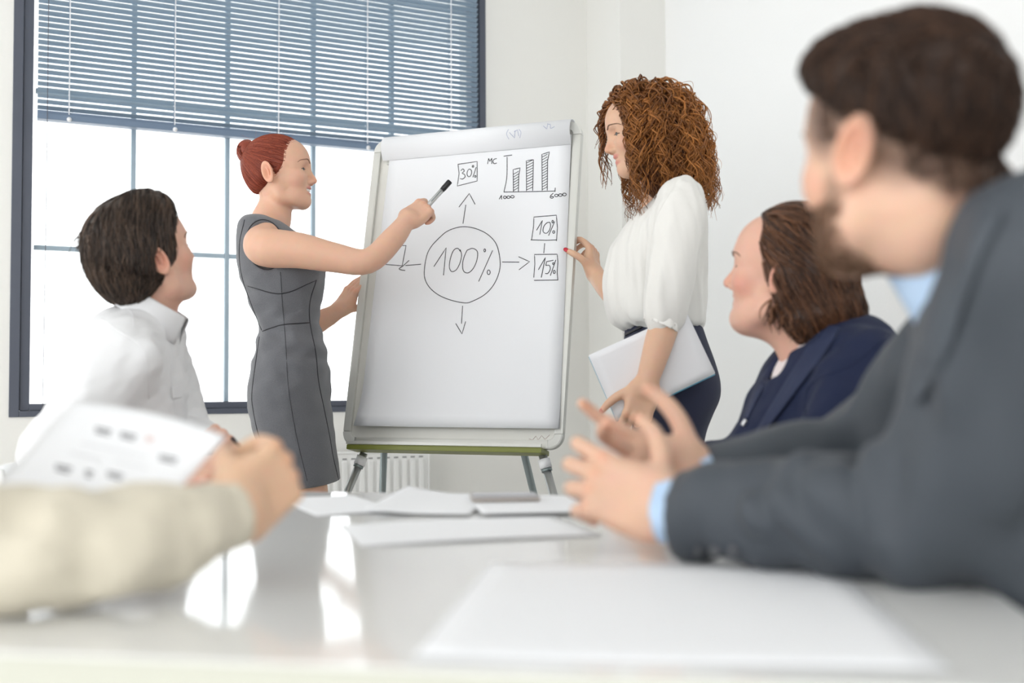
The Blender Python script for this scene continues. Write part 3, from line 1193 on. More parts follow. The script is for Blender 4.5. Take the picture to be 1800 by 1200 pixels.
def head_ops(male=False, smile=False, jaw=1.0, nose=0.0):
    j = 0.006 if male else 0.0
    ops = [(ell((0.008, 0, 0.040), (0.097, 0.074 + j * 0.3, 0.083)), 0.0, 'u'),
           (ell((0.050, 0, 0.045), (0.056, 0.060, 0.055)), 0.03, 'u'),
           (ell((0.046, 0, -0.030), (0.051, 0.055 + j, 0.066)), 0.03, 'u')]
    for s in (-1, 1):
        ops.append((tubep([(0.004, s * (0.050 + j), -0.045), (0.012, s * (0.050 + j) * jaw, -0.066), (0.045, s * 0.036 * jaw, -0.081 - j * .5),
                           (0.068, s * 0.012, -0.088 - j * .5)], (0.022, 0.020, 0.017, 0.016)), 0.028, 'u'))
        ops.append((ell((0.060, s * 0.039, -0.020 + (0.004 if smile else 0)), (0.030, 0.023, 0.025)), 0.02, 'u'))
        ops.append((tubep([(0.094, s * 0.008, 0.024), (0.088, s * 0.030, 0.029), (0.066, s * 0.050, 0.022)],
                          (0.0115 + j * .3, 0.0105 + j * .4, 0.010)), 0.016, 'u'))
    ops.append((ell((0.073, 0, -0.086 - j * .6), (0.0165 + j * .3, 0.020 + j * .6, 0.0165)), 0.018, 'u'))
    for s in (-1, 1):
        ops.append((ell((0.103, s * 0.032, 0.008), (0.013, 0.016, 0.011)), 0.014, 's'))
    ops.append((tubep([(0.0985, 0, 0.008), (0.1065 + nose * .6, 0, -0.012), (0.1125 + nose, 0, -0.028)], (0.0075, 0.009, 0.0103)), 0.014, 'u'))
    for s in (-1, 1):
        ops.append((ell((0.100, s * 0.0125, -0.033), (0.0115, 0.0072, 0.0078)), 0.007, 'u'))
        ops.append((ell((0.106, s * 0.006, -0.042), (0.006, 0.0035, 0.004)), 0.003, 's'))
        ops.append((ell((0.0785, s * 0.031, 0.0145), (0.0140, 0.0165, 0.0085)), 0.004, 'u'))
        ops.append((ell((0.0770, s * 0.031, -0.0035), (0.0132, 0.0155, 0.0070)), 0.005, 'u'))
    # lips
    cx, cy, cz = (0.0725, 0.0285, -0.0490) if smile else (0.082, 0.022, -0.0535)
    ops.append((tubep([(cx, cy, cz), (0.0935, 0.010, -0.0490), (0.0955, 0, -0.0500), (0.0935, -0.010, -0.0490), (cx, -cy, cz)],
                      (0.0030, 0.0052, 0.0055, 0.0052, 0.0030)), 0.006, 'u'))
    lowz = -0.0685 if smile else -0.0650
    ops.append((tubep([(cx, cy, cz - 0.002), (0.0880, 0.012, lowz + 0.002), (0.0905, 0, lowz), (0.0880, -0.012, lowz + 0.002), (cx, -cy, cz - 0.002)],
                      (0.0030, 0.0055, 0.0062, 0.0055, 0.0030)), 0.006, 'u'))
    if smile:
        ops.append((tubep([(cx + 0.003, cy - 0.002, cz), (0.0935, 0.011, -0.0570), (0.097, 0, -0.0585), (0.0935, -0.011, -0.0570),
                           (cx + 0.003, -cy + 0.002, cz)], (0.0034, 0.0052, 0.0054, 0.0052, 0.0034)), 0.002, 's'))
    else:
        ops.append((tubep([(cx + 0.002, cy, cz), (0.0965, 0.010, -0.0575), (0.0995, 0, -0.0575), (0.0965, -0.010, -0.0575), (cx + 0.002, -cy, cz)],
                          (0.0008, 0.0014, 0.0016, 0.0014, 0.0008)), 0.003, 's'))
    # ears
    for s in (-1, 1):
        yv = unit([-0.45, s * 0.9, 0.05])
        zv = unit([-0.2, 0, 1])
        xv = unit(np.cross(yv, zv))
        zv = np.cross(xv, yv)
        Re = np.stack([xv, yv, zv], 1)
        c = np.array([-0.012, s * 0.0785, 0.004])
        ops.append((ell(c, (0.0165, 0.0066, 0.0305), Re), 0.007, 'u'))
        ops.append((torus(c + yv * 0.0045, 0.0148, 0.0038, np.stack([xv, zv, yv], 1), (1.0, 1.85)), 0.003, 'u'))
        ops.append((ell(c + yv * 0.0085 + np.array([0.002, 0, -0.001]), (0.0105, 0.0085, 0.0190), Re), 0.003, 's'))
        ops.append((tubep([c + yv * 0.002 - zv * 0.012 - xv * 0.002, c + yv * 0.0035 + zv * 0.002 - xv * 0.004, c + yv * 0.003 + zv * 0.013], (0.0026, 0.0030, 0.0024)), 0.002, 'u'))
        ops.append((ell(c + xv * 0.002 * s - zv * 0.027, (0.007, 0.0045, 0.008), Re), 0.005, 'u'))
    return ops


def head_paint(col, lip, cheek=None, male=False, smile=False):
    col = np.asarray(col)
    red = col * np.array([1.0, 0.80, 0.76])
    out = [((0.088, 0, -0.0495), (0.030, 0.030, 0.009), lip, 0.85), ((0.084, 0, -0.0665), (0.030, 0.026, 0.010), lip, 0.85),
           ((0.112, 0, -0.028), (0.03, 0.025, 0.025), red, 0.5)]
    for s in (-1, 1):
        out.append(((0.062, s * 0.05, -0.025), (0.035, 0.035, 0.03), red if cheek is None else cheek, 0.55))
        out.append(((-0.012, s * 0.085, 0.004), (0.03, 0.02, 0.04), col * np.array([1.0, 0.74, 0.68]), 0.6))
        out.append(((0.092, s * 0.031, 0.010), (0.014, 0.018, 0.010), col * np.array([0.86, 0.68, 0.64]), 0.5))
    return out


def add_eyes(parent, R, o, sc=1.0, look=(1, 0, 0)):
    look = unit(look)
    for s in (-1, 1):
        c = np.array([0.0795, s * 0.031, 0.0062])
        bm = bmesh.new()
        bmesh.ops.create_uvsphere(bm, u_segments=20, v_segments=12, radius=0.0125 * sc)
        w = o + R @ (c * sc)
        for v in bm.verts:
            v.co = Vector(np.array(v.co) + w)
        e = bm_obj('eye', bm, M_eye, parent, True)
        bm = bmesh.new()
        bmesh.ops.create_uvsphere(bm, u_segments=16, v_segments=8, radius=0.0078 * sc)
        w2 = o + R @ ((c + look * 0.0058) * sc)
        for v in bm.verts:
            v.co = Vector(np.array(v.co) + w2)
        bm_obj('iris', bm, M_iris, e, True)


def lash_brow(parent, R, o, sc, mbrow, mlash, hops, arch=0.0):
    for s in (-1, 1):
        br = smooth_line([(0.1035, s * 0.012, 0.0265), (0.1005, s * 0.028, 0.0325 + arch), (0.085, s * 0.046, 0.0300 + arch * .5), (0.073, s * 0.054, 0.024)], 6)
        br = project(hops, br, 4, 0.0006) * sc
        n = len(br)
        tube('eyebrow', br @ R.T + o, np.interp(np.linspace(0, 1, n), [0, .3, 1], [0.0015, 0.0019, 0.0007]) * sc, mbrow, parent, 6)
        la = smooth_line([(0.0905, s * 0.017, 0.0060), (0.0945, s * 0.028, 0.0070), (0.0910, s * 0.041, 0.0058), (0.082, s * 0.0500, 0.0030)], 6)
        la = project(hops, la, 4, 0.0010) * sc
        n = len(la)
        tube('eyelash', la @ R.T + o, np.interp(np.linspace(0, 1, n), [0, .5, 1], [0.0006, 0.0016, 0.0009]) * sc, mlash, parent, 5)


def hand_ops(side, curls, thumb, spread=(4, 1, -2, -6), hs=1.0, flat=1.0, tl=(0.044, 0.033, 0.027)):
    """side 'R'/'L'; local x to the fingers, z out of the back of the hand"""
    g = 1 if side == 'R' else -1
    S = lambda *v: np.array([v[0], v[1] * g, v[2]]) * hs
    ops = [(boxp(S(0.048, -0.001, -0.001), np.array((0.046, 0.038, 0.0125)) * hs, None, 0.0115 * hs), 0.022, 'u'),
           (ell(S(0.036, 0.024, -0.010), np.array((0.036, 0.019, 0.016)) * hs), 0.014, 'u'),
           (ell(S(0.036, -0.025, -0.009), np.array((0.036, 0.015, 0.013)) * hs), 0.014, 'u'),
           (ell(S(0.006, 0, -0.001), np.array((0.025, 0.027, 0.0195)) * hs), 0.02, 'u')]
    base = [(0.088, 0.029), (0.092, 0.0095), (0.088, -0.0105), (0.080, -0.029)]
    lens = [(0.043, 0.025, 0.021), (0.047, 0.029, 0.022), (0.043, 0.027, 0.022), (0.034, 0.020, 0.019)]
    rads = [(0.0100, 0.0092, 0.0080, 0.0066), (0.0102, 0.0094, 0.0082, 0.0068), (0.0098, 0.0090, 0.0078, 0.0065), (0.0088, 0.0080, 0.0070, 0.0058)]
    tips = []
    for f in range(4):
        p = S(base[f][0], base[f][1], 0.001)
        sp = math.radians(spread[f])
        a = 0.0
        pts = [S(base[f][0] - 0.02, base[f][1] * 0.92, 0.0), p]
        for k in range(3):
            a += math.radians(curls[f][k])
            dv = np.array([math.cos(a) * math.cos(sp), math.sin(sp) * g * (1 if a < 1.2 else 0.3), -math.sin(a)])
            p = p + dv * lens[f][k] * hs
            pts.append(p)
        q = np.array(pts)
        ops.append((tubep(q, np.array((rads[f][0] * 1.02, *rads[f])) * hs, 3), 0.005 * hs, 'u'))
        ops.append((ell(q[1] + np.array([0, 0, 0.003 * hs]), np.array((0.010, 0.0088, 0.0085)) * hs), 0.008 * hs, 'u'))
        tips.append((q[-1], unit(q[-1] - q[-2]), a))
    p = S(0.020, 0.026, -0.008)
    pts = [p]
    for k in range(3):
        p = p + unit(S(*thumb[k])) * tl[k] * hs
        pts.append(p)
    q = np.array(pts)
    ops.append((tubep(q, np.array((0.0145, 0.0120, 0.0108, 0.0076)) * hs, 3), 0.012 * hs, 'u'))
    tips.append((q[-1], unit(q[-1] - q[-2]), None))
    return ops, tips


def arm_hand(body, pts, rad, fwd, dorsal, side, curls, thumb, col, vox=0.0026, hs=1.0, knuckle=None, **kw):
    """limb from pts[0] to the wrist pts[-1], then the hand; one continuous surface"""
    R = frame_xz(fwd, dorsal)
    w = np.asarray(pts[-1], float)
    loc = (np.asarray(pts, float) - w) @ R
    ops = [(tubep(loc, rad, 5), 0.0, 'u')]
    h, tips = hand_ops(side, curls, thumb, hs=hs, **kw)
    ops += h
    col = np.asarray(col, float)
    red = col * np.array([1.0, 0.78, 0.72])
    paint = []
    for t, d, a in tips:
        paint.append((t, (0.018, 0.014, 0.014), red, 0.55))
    for y in (0.029, 0.0095, -0.0105, -0.029):
        paint.append((np.array([0.09, y, 0.008]) * hs, (0.013, 0.011, 0.013), red, 0.5))
    body.chunk(ops, vox, col, R, w, paint)
    return [(w + R @ t, R @ d) for t, d, a in tips], R


def nail(parent, pos, d, nrm, m, size=0.0062):
    R = frame_xz(d, nrm)
    bm = bmesh.new()
    bmesh.ops.create_uvsphere(bm, u_segments=12, v_segments=8, radius=1.0)
    for v in bm.verts:
        v.co = Vector(pos + R @ (np.array(v.co) * np.array([size * 1.25, size * 0.85, size * 0.35])))
    bm_obj('fingernail', bm, m, parent, True, label='varnished fingernail')


def rows(tab, d, dy=0.0):
    out = []
    for r in tab:
        py, l, rr, ry = r[:4]
        dd = r[4] if len(r) > 4 else d
        c = P((l + rr) / 2, py, dd)
        out.append((c[2], c[0], c[1] + dy, (rr - l) / 2 * dd / FPX, ry))
    return out


def bvh_of(o):
    me = o.data
    n = len(me.vertices)
    co = np.empty(n * 3, dtype=np.float32)
    me.vertices.foreach_get('co', co)
    return BVHTree.FromPolygons([Vector(v) for v in co.reshape(-1, 3)], [tuple(p.vertices) for p in me.polygons])


def surf_line(bvh, pix, lift=0.0, n=8):
    """curve on a surface where the photograph shows it"""
    q = smooth_line(pix, n) if len(pix) > 2 else np.linspace(pix[0], pix[1], n)
    return on_mesh(bvh, [tuple(v) for v in q], lift)


def patch(name, bvh, A, B, m, parent, n=20, w=6, lift=0.003, thick=0.004, **k):
    """cloth piece lying on a surface between two outlines"""
    a = smooth_line(A, 12) if len(A) > 2 else np.linspace(A[0], A[1], 25)
    b = smooth_line(B, 12) if len(B) > 2 else np.linspace(B[0], B[1], 25)
    ia = np.linspace(0, len(a) - 1, n + 1)
    a = np.stack([np.interp(ia, np.arange(len(a)), a[:, i]) for i in (0, 1)], 1)
    ib = np.linspace(0, len(b) - 1, n + 1)
    b = np.stack([np.interp(ib, np.arange(len(b)), b[:, i]) for i in (0, 1)], 1)
    dep = np.full((n + 1, w + 1), np.nan)
    dirs = np.zeros((n + 1, w + 1, 3))
    for i in range(n + 1):
        for j in range(w + 1):
            q = a[i] + (b[i] - a[i]) * j / w
            dv = unit(P(q[0], q[1], 1.0) - CAMP)
            dirs[i, j] = dv
            h = bvh.ray_cast(Vector(CAMP), Vector(dv))
            if h[0] is not None:
                dep[i, j] = h[3]
    med = np.nanmedian(dep)
    for i in range(n + 1):
        for j in range(w + 1):
            if np.isnan(dep[i, j]):
                nb = dep[max(0, i - 2):i + 3, max(0, j - 2):j + 3]
                dep[i, j] = np.nanmedian(nb) if not np.isnan(nb).all() else med
    for _ in range(2):
        dd = dep.copy()
        dd[1:-1] = (dep[:-2] + 2 * dep[1:-1] + dep[2:]) / 4
        dep = dd
    V = []
    for off in (lift, lift - thick):
        for i in range(n + 1):
            for j in range(w + 1):
                V.append(CAMP + dirs[i, j] * (dep[i, j] - off))
    F = []
    wd = w + 1
    K = wd * (n + 1)
    for i in range(n):
        for j in range(w):
            q = i * wd + j
            F += [(q, q + wd, q + wd + 1, q + 1), (K + q, K + q + 1, K + q + wd + 1, K + q + wd)]
    for j in range(w):
        F += [(j, j + 1, K + j + 1, K + j), (n * wd + j + 1, n * wd + j, K + n * wd + j, K + n * wd + j + 1)]
    for i in range(n):
        F += [((i + 1) * wd, i * wd, K + i * wd, K + (i + 1) * wd), (i * wd + w, (i + 1) * wd + w, K + (i + 1) * wd + w, K + i * wd + w)]
    me = fast_mesh(name, np.array(V), F, m, True)
    bm = bmesh.new(); bm.from_mesh(me)
    bmesh.ops.recalc_face_normals(bm, faces=bm.faces)
    bmesh.ops.smooth_vert(bm, verts=bm.verts, factor=0.5, use_axis_x=True, use_axis_y=True, use_axis_z=True)
    return bm_obj(name, bm, m, parent, True, **k)


def groom(ops, roots, dirf, K, step, off=(0.001, 0.004), seed=0, jit=0.15):
    """strands walking over a surface"""
    r = np.random.default_rng(seed)
    p = project(ops, roots, 3, off[0])
    out = [p]
    h = 1e-3
    step = np.broadcast_to(np.asarray(step, float).reshape(-1, 1), (len(p), 1))
    j = r.normal(size=p.shape) * jit
    fo = r.uniform(0.3, 1.0, len(p)) * off[1]
    for k in range(K - 1):
        g = np.stack([eval_ops(ops, p + h * e) - eval_ops(ops, p - h * e) for e in np.eye(3)], -1)
        g /= np.linalg.norm(g, axis=-1)[..., None] + 1e-9
        d = dirf(p) + j
        d = d - g * (d * g).sum(-1)[:, None]
        d /= np.linalg.norm(d, axis=-1)[:, None] + 1e-9
        p = p + d * step
        dist = eval_ops(ops, p)
        t = (k + 1) / (K - 1)
        p = p - g * (dist - (off[0] * (1 - t) + fo * t))[:, None]
        out.append(p)
    return np.stack(out, 1)


def sample_surface(V, F, n, seed, keep=None):
    r = np.random.default_rng(seed)
    c = V[F].mean(1)
    if keep is not None:
        c = c[keep(c)]
    return c[r.integers(0, len(c), n)] + r.normal(size=(n, 3)) * 0.001


def strand_obj(name, A, r0, r1, m, parent, val=None, sides=3, **k):
    V, F, vv = strands_mesh(A, r0, r1, sides, val)
    return obj(name, fast_mesh(name, V, F, m, True, vv), parent, **k)


def plane(p, n):
    p, n = np.asarray(p, float), unit(n)
    return Prim(p - 5, p + 5, lambda X: (X - p) @ n)


def collar(name, c, R, rad, h, flap, gap, m, parent, flare=0.012, thick=0.0022, tip=0.02, n=40):
    """folded shirt collar: stand and fall around the neck; R columns forward, left, up along the neck"""
    V, F = [], []
    th = np.linspace(gap, 2 * math.pi - gap, n + 1)
    for t in th:
        fr = (1 + math.cos(t)) / 2
        hh = h[0] * (1 - fr) + h[1] * fr
        ff = flap + tip * fr ** 3
        for r_, z_ in ((0.0, 0.0), (0.001, hh * 0.6), (0.003, hh), (0.007, hh + 0.001), (0.0105, hh - 0.004), (flare * .9 + 0.004, hh - ff * 0.6), (flare + 0.006, hh - ff)):
            V.append(c + R @ np.array([(rad[0] + r_) * math.cos(t), (rad[1] + r_) * math.sin(t), z_]))
    k = 7
    for i in range(n):
        for j in range(k - 1):
            F.append((i * k + j, i * k + j + 1, (i + 1) * k + j + 1, (i + 1) * k + j))
    o = obj(name, fast_mesh(name, np.array(V), F, m, True), parent)
    md = o.modifiers.new('thickness', 'SOLIDIFY')
    md.thickness = thick
    md.offset = 0
    return o


def core_arm(body, pts, col, r=0.028):
    body.chunk([(tubep(pts, np.full(len(pts), r), 4), 0, 'u')], 0.011, col)


def legs_standing(body, hip, foot_l, foot_r, knee_l, knee_r, col, vox=0.006):
    for h_, k_, f_ in ((hip[0], knee_l, foot_l), (hip[1], knee_r, foot_r)):
        h_, k_, f_ = map(np.asarray, (h_, k_, f_))
        mid = k_ + (f_ - k_) * 0.35 + np.array([-0.012, 0, 0])
        body.chunk([(tubep([h_, h_ + (k_ - h_) * .5, k_, mid, f_ + np.array([0, 0, 0.09])], (0.058, 0.058, 0.05, 0.048, 0.032), 5), 0, 'u')], vox, col)


def shoe(parent, foot, fwd, m, L=0.25, heel=0.02):
    f = unit([fwd[0], fwd[1], 0])
    foot = np.asarray(foot, float)
    ops = [(tubep([foot - f * 0.05 + UP * 0.045, foot + f * 0.05 + UP * 0.04, foot + f * (L - 0.11) + UP * 0.026], (0.038, 0.038, 0.026)), 0, 'u'),
           (boxp(foot + f * (L / 2 - 0.085) + UP * 0.011, (L / 2, 0.036, 0.011), frame_xz(f, UP), 0.008), 0.015, 'u')]
    cloth('shoe', ops, 0.005, m, parent)


def seated_legs(parent, hipL, hipR, f, m_tr, floor_front=0.42, r=0.075):
    """trousers, shoes of a seated person; f = facing"""
    f = unit([f[0], f[1], 0])
    ops = []
    for h_ in (hipL, hipR):
        h_ = np.asarray(h_, float)
        knee = h_ + f * 0.40 + UP * 0.0
        ank = np.array([knee[0], knee[1], 0.1]) + f * 0.02
        ops.append((tubep([h_, h_ + f * 0.2, knee], (r + 0.01, r, r - 0.012)), 0.03, 'u'))
        ops.append((tubep([knee, (knee + ank) / 2, ank], (r - 0.012, r - 0.02, r - 0.026), cap=True), 0.02, 'u'))
        shoe(parent, np.array([ank[0], ank[1], 0.0]), f, M_shoe)
    mid = (np.asarray(hipL) + np.asarray(hipR)) / 2
    ops.append((ell(mid - f * 0.02 + UP * 0.02, (0.13, 0.13, 0.1)), 0.05, 'u'))
    return cloth('trousers', ops, 0.009, m_tr, parent)


M_chair = mat('chair_shell_white', (0.82, 0.82, 0.8), 0.35)


def chair(loc, f, label, seat_z=0.43, back=0.36):
    f = unit([f[0], f[1], 0])
    R = np.stack([f, np.array([-f[1], f[0], 0]), UP], 1)
    o = np.array([loc[0], loc[1], 0.0])
    c = empty('meeting_chair', o, label, 'chair', 'white meeting chairs around the table')
    n = 12
    V, F = [], []
    for off in (0, -0.012):
        for j in range(n + 1):
            for i in range(n + 1):
                u, v = -1 + 2 * i / n, -1 + 2 * j / n
                V.append(o + R @ np.array([0.21 * u, 0.22 * v * (1 - 0.08 * u * u), seat_z + 0.02 * v * v - 0.015 * max(0, u) ** 2 + off]))
    w = n + 1
    K = w * w
    for j in range(n):
        for i in range(n):
            q = j * w + i
            F += [(q, q + 1, q + w + 1, q + w), (K + q, K + q + w, K + q + w + 1, K + q + 1)]
    for i in range(n):
        F += [(i + 1, i, K + i, K + i + 1), (n * w + i, n * w + i + 1, K + n * w + i + 1, K + n * w + i),
              (i * w, (i + 1) * w, K + (i + 1) * w, K + i * w), ((i + 1) * w + n, i * w + n, K + i * w + n, K + (i + 1) * w + n)]
    obj('seat', fast_mesh('seat', np.array(V), F, M_chair, True), c)
    V, F2 = [], F
    for off in (0, -0.012):
        for j in range(n + 1):
            for i in range(n + 1):
                u, v = i / n, -1 + 2 * j / n
                V.append(o + R @ np.array([-0.225 - 0.05 * u + 0.045 * v * v + off, 0.21 * v * (1 - 0.15 * u * u), seat_z + 0.03 + back * u]))
    obj('backrest', fast_mesh('backrest', np.array(V), F2, M_chair, True), c)
    for sx in (-1, 1):
        for sy in (-1, 1):
            tube('leg', [o + R @ np.array([0.15 * sx, 0.15 * sy, seat_z - 0.01]), o + R @ np.array([0.21 * sx, 0.2 * sy, 0.003])], 0.011, M_steel, c, 8)
    for sy in (-1, 1):
        tube('back_support', [o + R @ np.array([-0.14, 0.12 * sy, seat_z - 0.008]), o + R @ np.array([-0.235, 0.12 * sy, seat_z + 0.02]),
                              o + R @ np.array([-0.258, 0.12 * sy, seat_z + 0.2])], 0.008, M_steel, c, 6)
    return c
# ------------------------------------------------------------------ standing woman in the grey dress
SK1 = (0.76, 0.46, 0.325)
M_dress = mat('grey_wool_dress', (0.135, 0.138, 0.15), 0.85, bump=0.25, bscale=420, var=0.12, vscale=500, sheen=0.25)
M_piping = mat('black_piping', (0.02, 0.02, 0.025), 0.6)
M_hair_red = hair_mat('copper_red_hair', (0.17, 0.03, 0.018), (0.40, 0.095, 0.05), 0.4)
M_brow_red = mat('auburn_brow', (0.30, 0.15, 0.10), 0.7)
M_lash = mat('dark_lash', (0.03, 0.025, 0.025), 0.6)


def build_redhead():
    D = 3.3
    root = empty('person', (P(535, 800, D)[0], P(535, 800, D)[1], 0),
                 'person in a grey sleeveless dress pointing a marker at the flip chart', 'person')
    B = Body()
    o = P(484, 312, D)
    R = yaw_frame((1, 0.10), 10)
    neck_top, neck_mid, neck_bot = P(484, 340, D), P(480, 372, D), P(468, 410, D + 0.0)
    hops = head_ops(smile=True)
    loc = lambda w: (np.asarray(w) - o) @ R
    hops.append((tubep([loc(neck_top), loc(neck_mid), loc(neck_bot)], (0.046, 0.047, 0.062)), 0.03, 'u'))
    trap = [(tubep([loc(P(478, 385, D)), loc(P(470, 402, D - 0.07)), loc(P(466, 424, D - 0.14))], (0.045, 0.042, 0.045)), 0.03, 'u'),
            (tubep([loc(P(478, 385, D)), loc(P(470, 402, D + 0.07)), loc(P(466, 424, D + 0.14))], (0.045, 0.042, 0.045)), 0.03, 'u')]
    B.chunk(hops + trap, 0.0023, SK1, R, o, head_paint(SK1, (0.60, 0.22, 0.2), cheek=(0.78, 0.42, 0.31)))
    # torso core under the dress
    B.chunk([(loft(rows([(405, 440, 520, .11), (440, 432, 545, .13), (500, 440, 556, .12), (575, 468, 552, .10), (640, 458, 562, .14), (700, 452, 565, .15), (760, 470, 560, .13)], D)), 0, 'u')], 0.008, SK1)
    # right arm reaching to the chart
    S, E = P(466, 434, D - 0.150), P(646, 459, D - 0.17)
    arm = [P(462, 418, D - 0.11), S, P(525, 440, D - 0.165), P(585, 452, D - 0.172), E, P(690, 420, D - 0.11), P(716, 386, D - 0.055)]
    fwd = P(772, 346, D + 0.03) - P(716, 386, D - 0.055)
    tips, Rh = arm_hand(B, arm, (0.045, 0.057, 0.052, 0.0435, 0.0365, 0.0345, 0.0255), fwd, np.array([-0.2, -1, 0.28]), 'R',
                        [(28, 62, 40), (55, 85, 45), (62, 92, 45), (66, 92, 45)], [(0.55, 0.35, -0.75), (0.85, 0.1, -0.4), (0.9, -0.25, -0.3)], SK1, hs=0.93)
    # left arm behind, hand on the edge of the chart
    SL_, EL_, WL_ = P(466, 432, D + 0.15), P(541, 568, D + 0.27), P(596, 545, D + 0.275)
    arm_hand(B, [SL_, P(505, 500, D + 0.19), EL_, P(572, 559, D + 0.275), WL_], (0.055, 0.044, 0.036, 0.033, 0.0245), P(637, 484, D + 0.290) - WL_,
             np.array([-0.75, -0.6, -0.2]), 'L', [(8, 12, 8), (8, 12, 8), (8, 12, 8), (10, 14, 8)],
             [(0.6, 0.25, -0.75), (0.85, 0.2, -0.4), (0.95, 0, -0.2)], SK1, hs=0.9, spread=(1, 0, -1, -2))
    kx = P(548, 870, D)
    legs_standing(B, (P(510, 720, D + .08), P(515, 720, D - .08)), (P(540, 1200, D)[0], D + 0.1, 0.0), (P(545, 1200, D)[0] + .05, D - 0.08, 0.0),
                  P(545, 880, D + 0.08), P(548, 882, D - 0.08), SK1)
    body = B.obj('body', SKIN, root)
    for y_, x_ in ((D + 0.1, P(540, 1200, D)[0]), (D - 0.08, P(545, 1200, D)[0] + .05)):
        shoe(root, (x_, y_, 0.0), (1, 0.1), M_shoe, 0.22)
    # dress
    tab = [(381, 438, 474, .075), (388, 430, 492, .118), (400, 424, 512, .142), (430, 420, 545, .150), (460, 420, 566, .150), (480, 424, 569, .146), (500, 430, 568, .142),
           (520, 437, 566, .135), (545, 447, 563, .125), (575, 459, 561, .120), (600, 456, 569, .135), (640, 447, 575, .162), (680, 441, 578, .178),
           (710, 441, 580, .178), (740, 447, 583, .175), (780, 457, 588, .170), (820, 467, 593, .164), (862, 476, 598, .160)]
    hemp, hemn = P(597, 844, D), unit(np.cross(P(597, 844, D) - P(515, 859, D), np.array([0, 1.0, 0])))
    if hemn[2] > 0:
        hemn = -hemn
    ops = [(loft(rows(tab, D), 2.25, cap_r=0.012), 0, 'u'),
           (tubep([P(440, 372, D + 0.06), P(440, 372, D - 0.06)], (0.02, 0.02)), 0.02, 's'),
           (ell(P(500, 375, D), (0.05, 0.065, 0.045)), 0.02, 's'),
           (plane(hemp, hemn), 0.004, 'i')]
    # armholes
    for s in (-1, 1):
        ops.append((ell(P(466, 430, D + s * 0.17), (0.058, 0.075, 0.078)), 0.006, 's'))
    fn = fold_noise(3, 0.0026, 48, aniso=(0.5, 0.5, 1.9))
    zw = P(500, 575, D)[2]

    def disp(X):
        w = np.exp(-((X[:, 2] - zw) / 0.16) ** 2)
        return fn(X) * (0.5 + 1.2 * w)
    dress = cloth('dress', ops, 0.0042, M_dress, root, disp)
    bv = bvh_of(dress)
    seams = [([(430, 386), (421, 430), (424, 480), (440, 530), (460, 580)], 0.0016), ([(456, 592), (449, 640), (443, 690), (445, 720), (455, 765), (470, 795), (486, 824)], 0.0016),
             ([(461, 582), (480, 575), (500, 570), (545, 567)], 0.0016), ([(436, 503), (495, 516), (555, 493)], 0.0015),
             ([(556, 492), (545, 530), (545, 567), (555, 620), (560, 670), (570, 720), (580, 770), (585, 800), (595, 843)], 0.0017),
             ([(493, 478), (497, 540), (502, 600), (507, 680), (520, 760), (540, 845)], 0.0008)]
    for px_, r_ in seams:
        ln = surf_line(bv, px_, 0.0004)
        if len(ln) > 3:
            tube('seam_piping', ln, r_, M_piping, dress, 6)
    a = np.linspace(-0.6, 2 * math.pi - 0.6, 60)
    ring = [(466 + 33.5 * math.cos(t) + 4 * math.sin(t), 430 + 44 * math.sin(t)) for t in a]
    ln = on_mesh(bv, ring, 0.0006)
    if len(ln) > 6:
        seg, cur = [], [ln[0]]
        for p_ in ln[1:]:
            if np.linalg.norm(p_ - cur[-1]) > 0.03:
                seg.append(cur); cur = []
            cur.append(p_)
        seg.append(cur)
        for s_ in seg:
            if len(s_) > 5:
                tube('armhole_piping', np.array(s_), 0.0016, M_piping, dress, 6)
    # hair: smooth cap combed back into a bun
    cap = [(ell((0.004, 0, 0.045), (0.100, 0.0785, 0.086)), 0, 'u'),
           (ell((-0.036, 0, 0.0), (0.046, 0.060, 0.052)), 0.03, 'u'),
           (plane((0.098, 0, 0.085), (0.73, 0, -0.68)), 0.008, 'i'),
           (plane((-0.02, 0, -0.030), (0.35, 0, -0.94)), 0.02, 'i')]
    for s in (-1, 1):
        cap.append((ell((-0.010, s * 0.082, 0.002), (0.017, 0.03, 0.028)), 0.006, 's'))
    V, F = surface(cap, 0.003)
    hv = np.full(len(V), 0.35)
    hair = obj('hair', fast_mesh('hair', V @ R.T + o, F, M_hair_red, True, hv), root, label='copper red hair pinned up')
    bunw = P(434, 267, D)
    bun = loc(bunw)
    rt = sample_surface(V, F, 2600, 5)
    A = groom(cap, rt, lambda p: unit_rows(bun - np.array([0.0, 0, 0.006]) - p), 9, 0.011, (0.0008, 0.0016), 5, 0.05)
    rr = np.random.default_rng(7)
    strand_obj('hair_strands', A @ R.T + o, 0.00085, 0.00045, M_hair_red, hair, rr.random(len(A)) ** 1.3, 3)
    # bun: twisted coils
    bops = [(ell(bun, (0.027, 0.030, 0.037)), 0, 'u')]
    coils = []
    for k in range(170):
        t0 = rr.random() * 6.28
        tilt_ = rr.normal() * 0.25
        rad_ = 0.017 + 0.014 * rr.random()
        t = np.linspace(0, 3.6, 14) + t0
        y_ = (rr.random() - 0.5) * 0.052
        wd = math.sqrt(max(0.1, 1 - (y_ / 0.034) ** 2))
        pts = np.stack([rad_ * wd * np.cos(t) * 0.98, y_ + 0.006 * np.sin(t + tilt_), rad_ * wd * np.sin(t) * 1.22], 1)
        coils.append(bun + pts)
    V2, F2 = surface(bops, 0.003)
    bo = obj('bun', fast_mesh('bun', V2 @ R.T + o, F2, M_hair_red, True, np.full(len(V2), 0.3)), hair)
    strand_obj('bun_coils', np.array(coils) @ R.T + o, 0.0021, 0.0012, M_hair_red, bo, rr.random(170), 4)
    fly = []
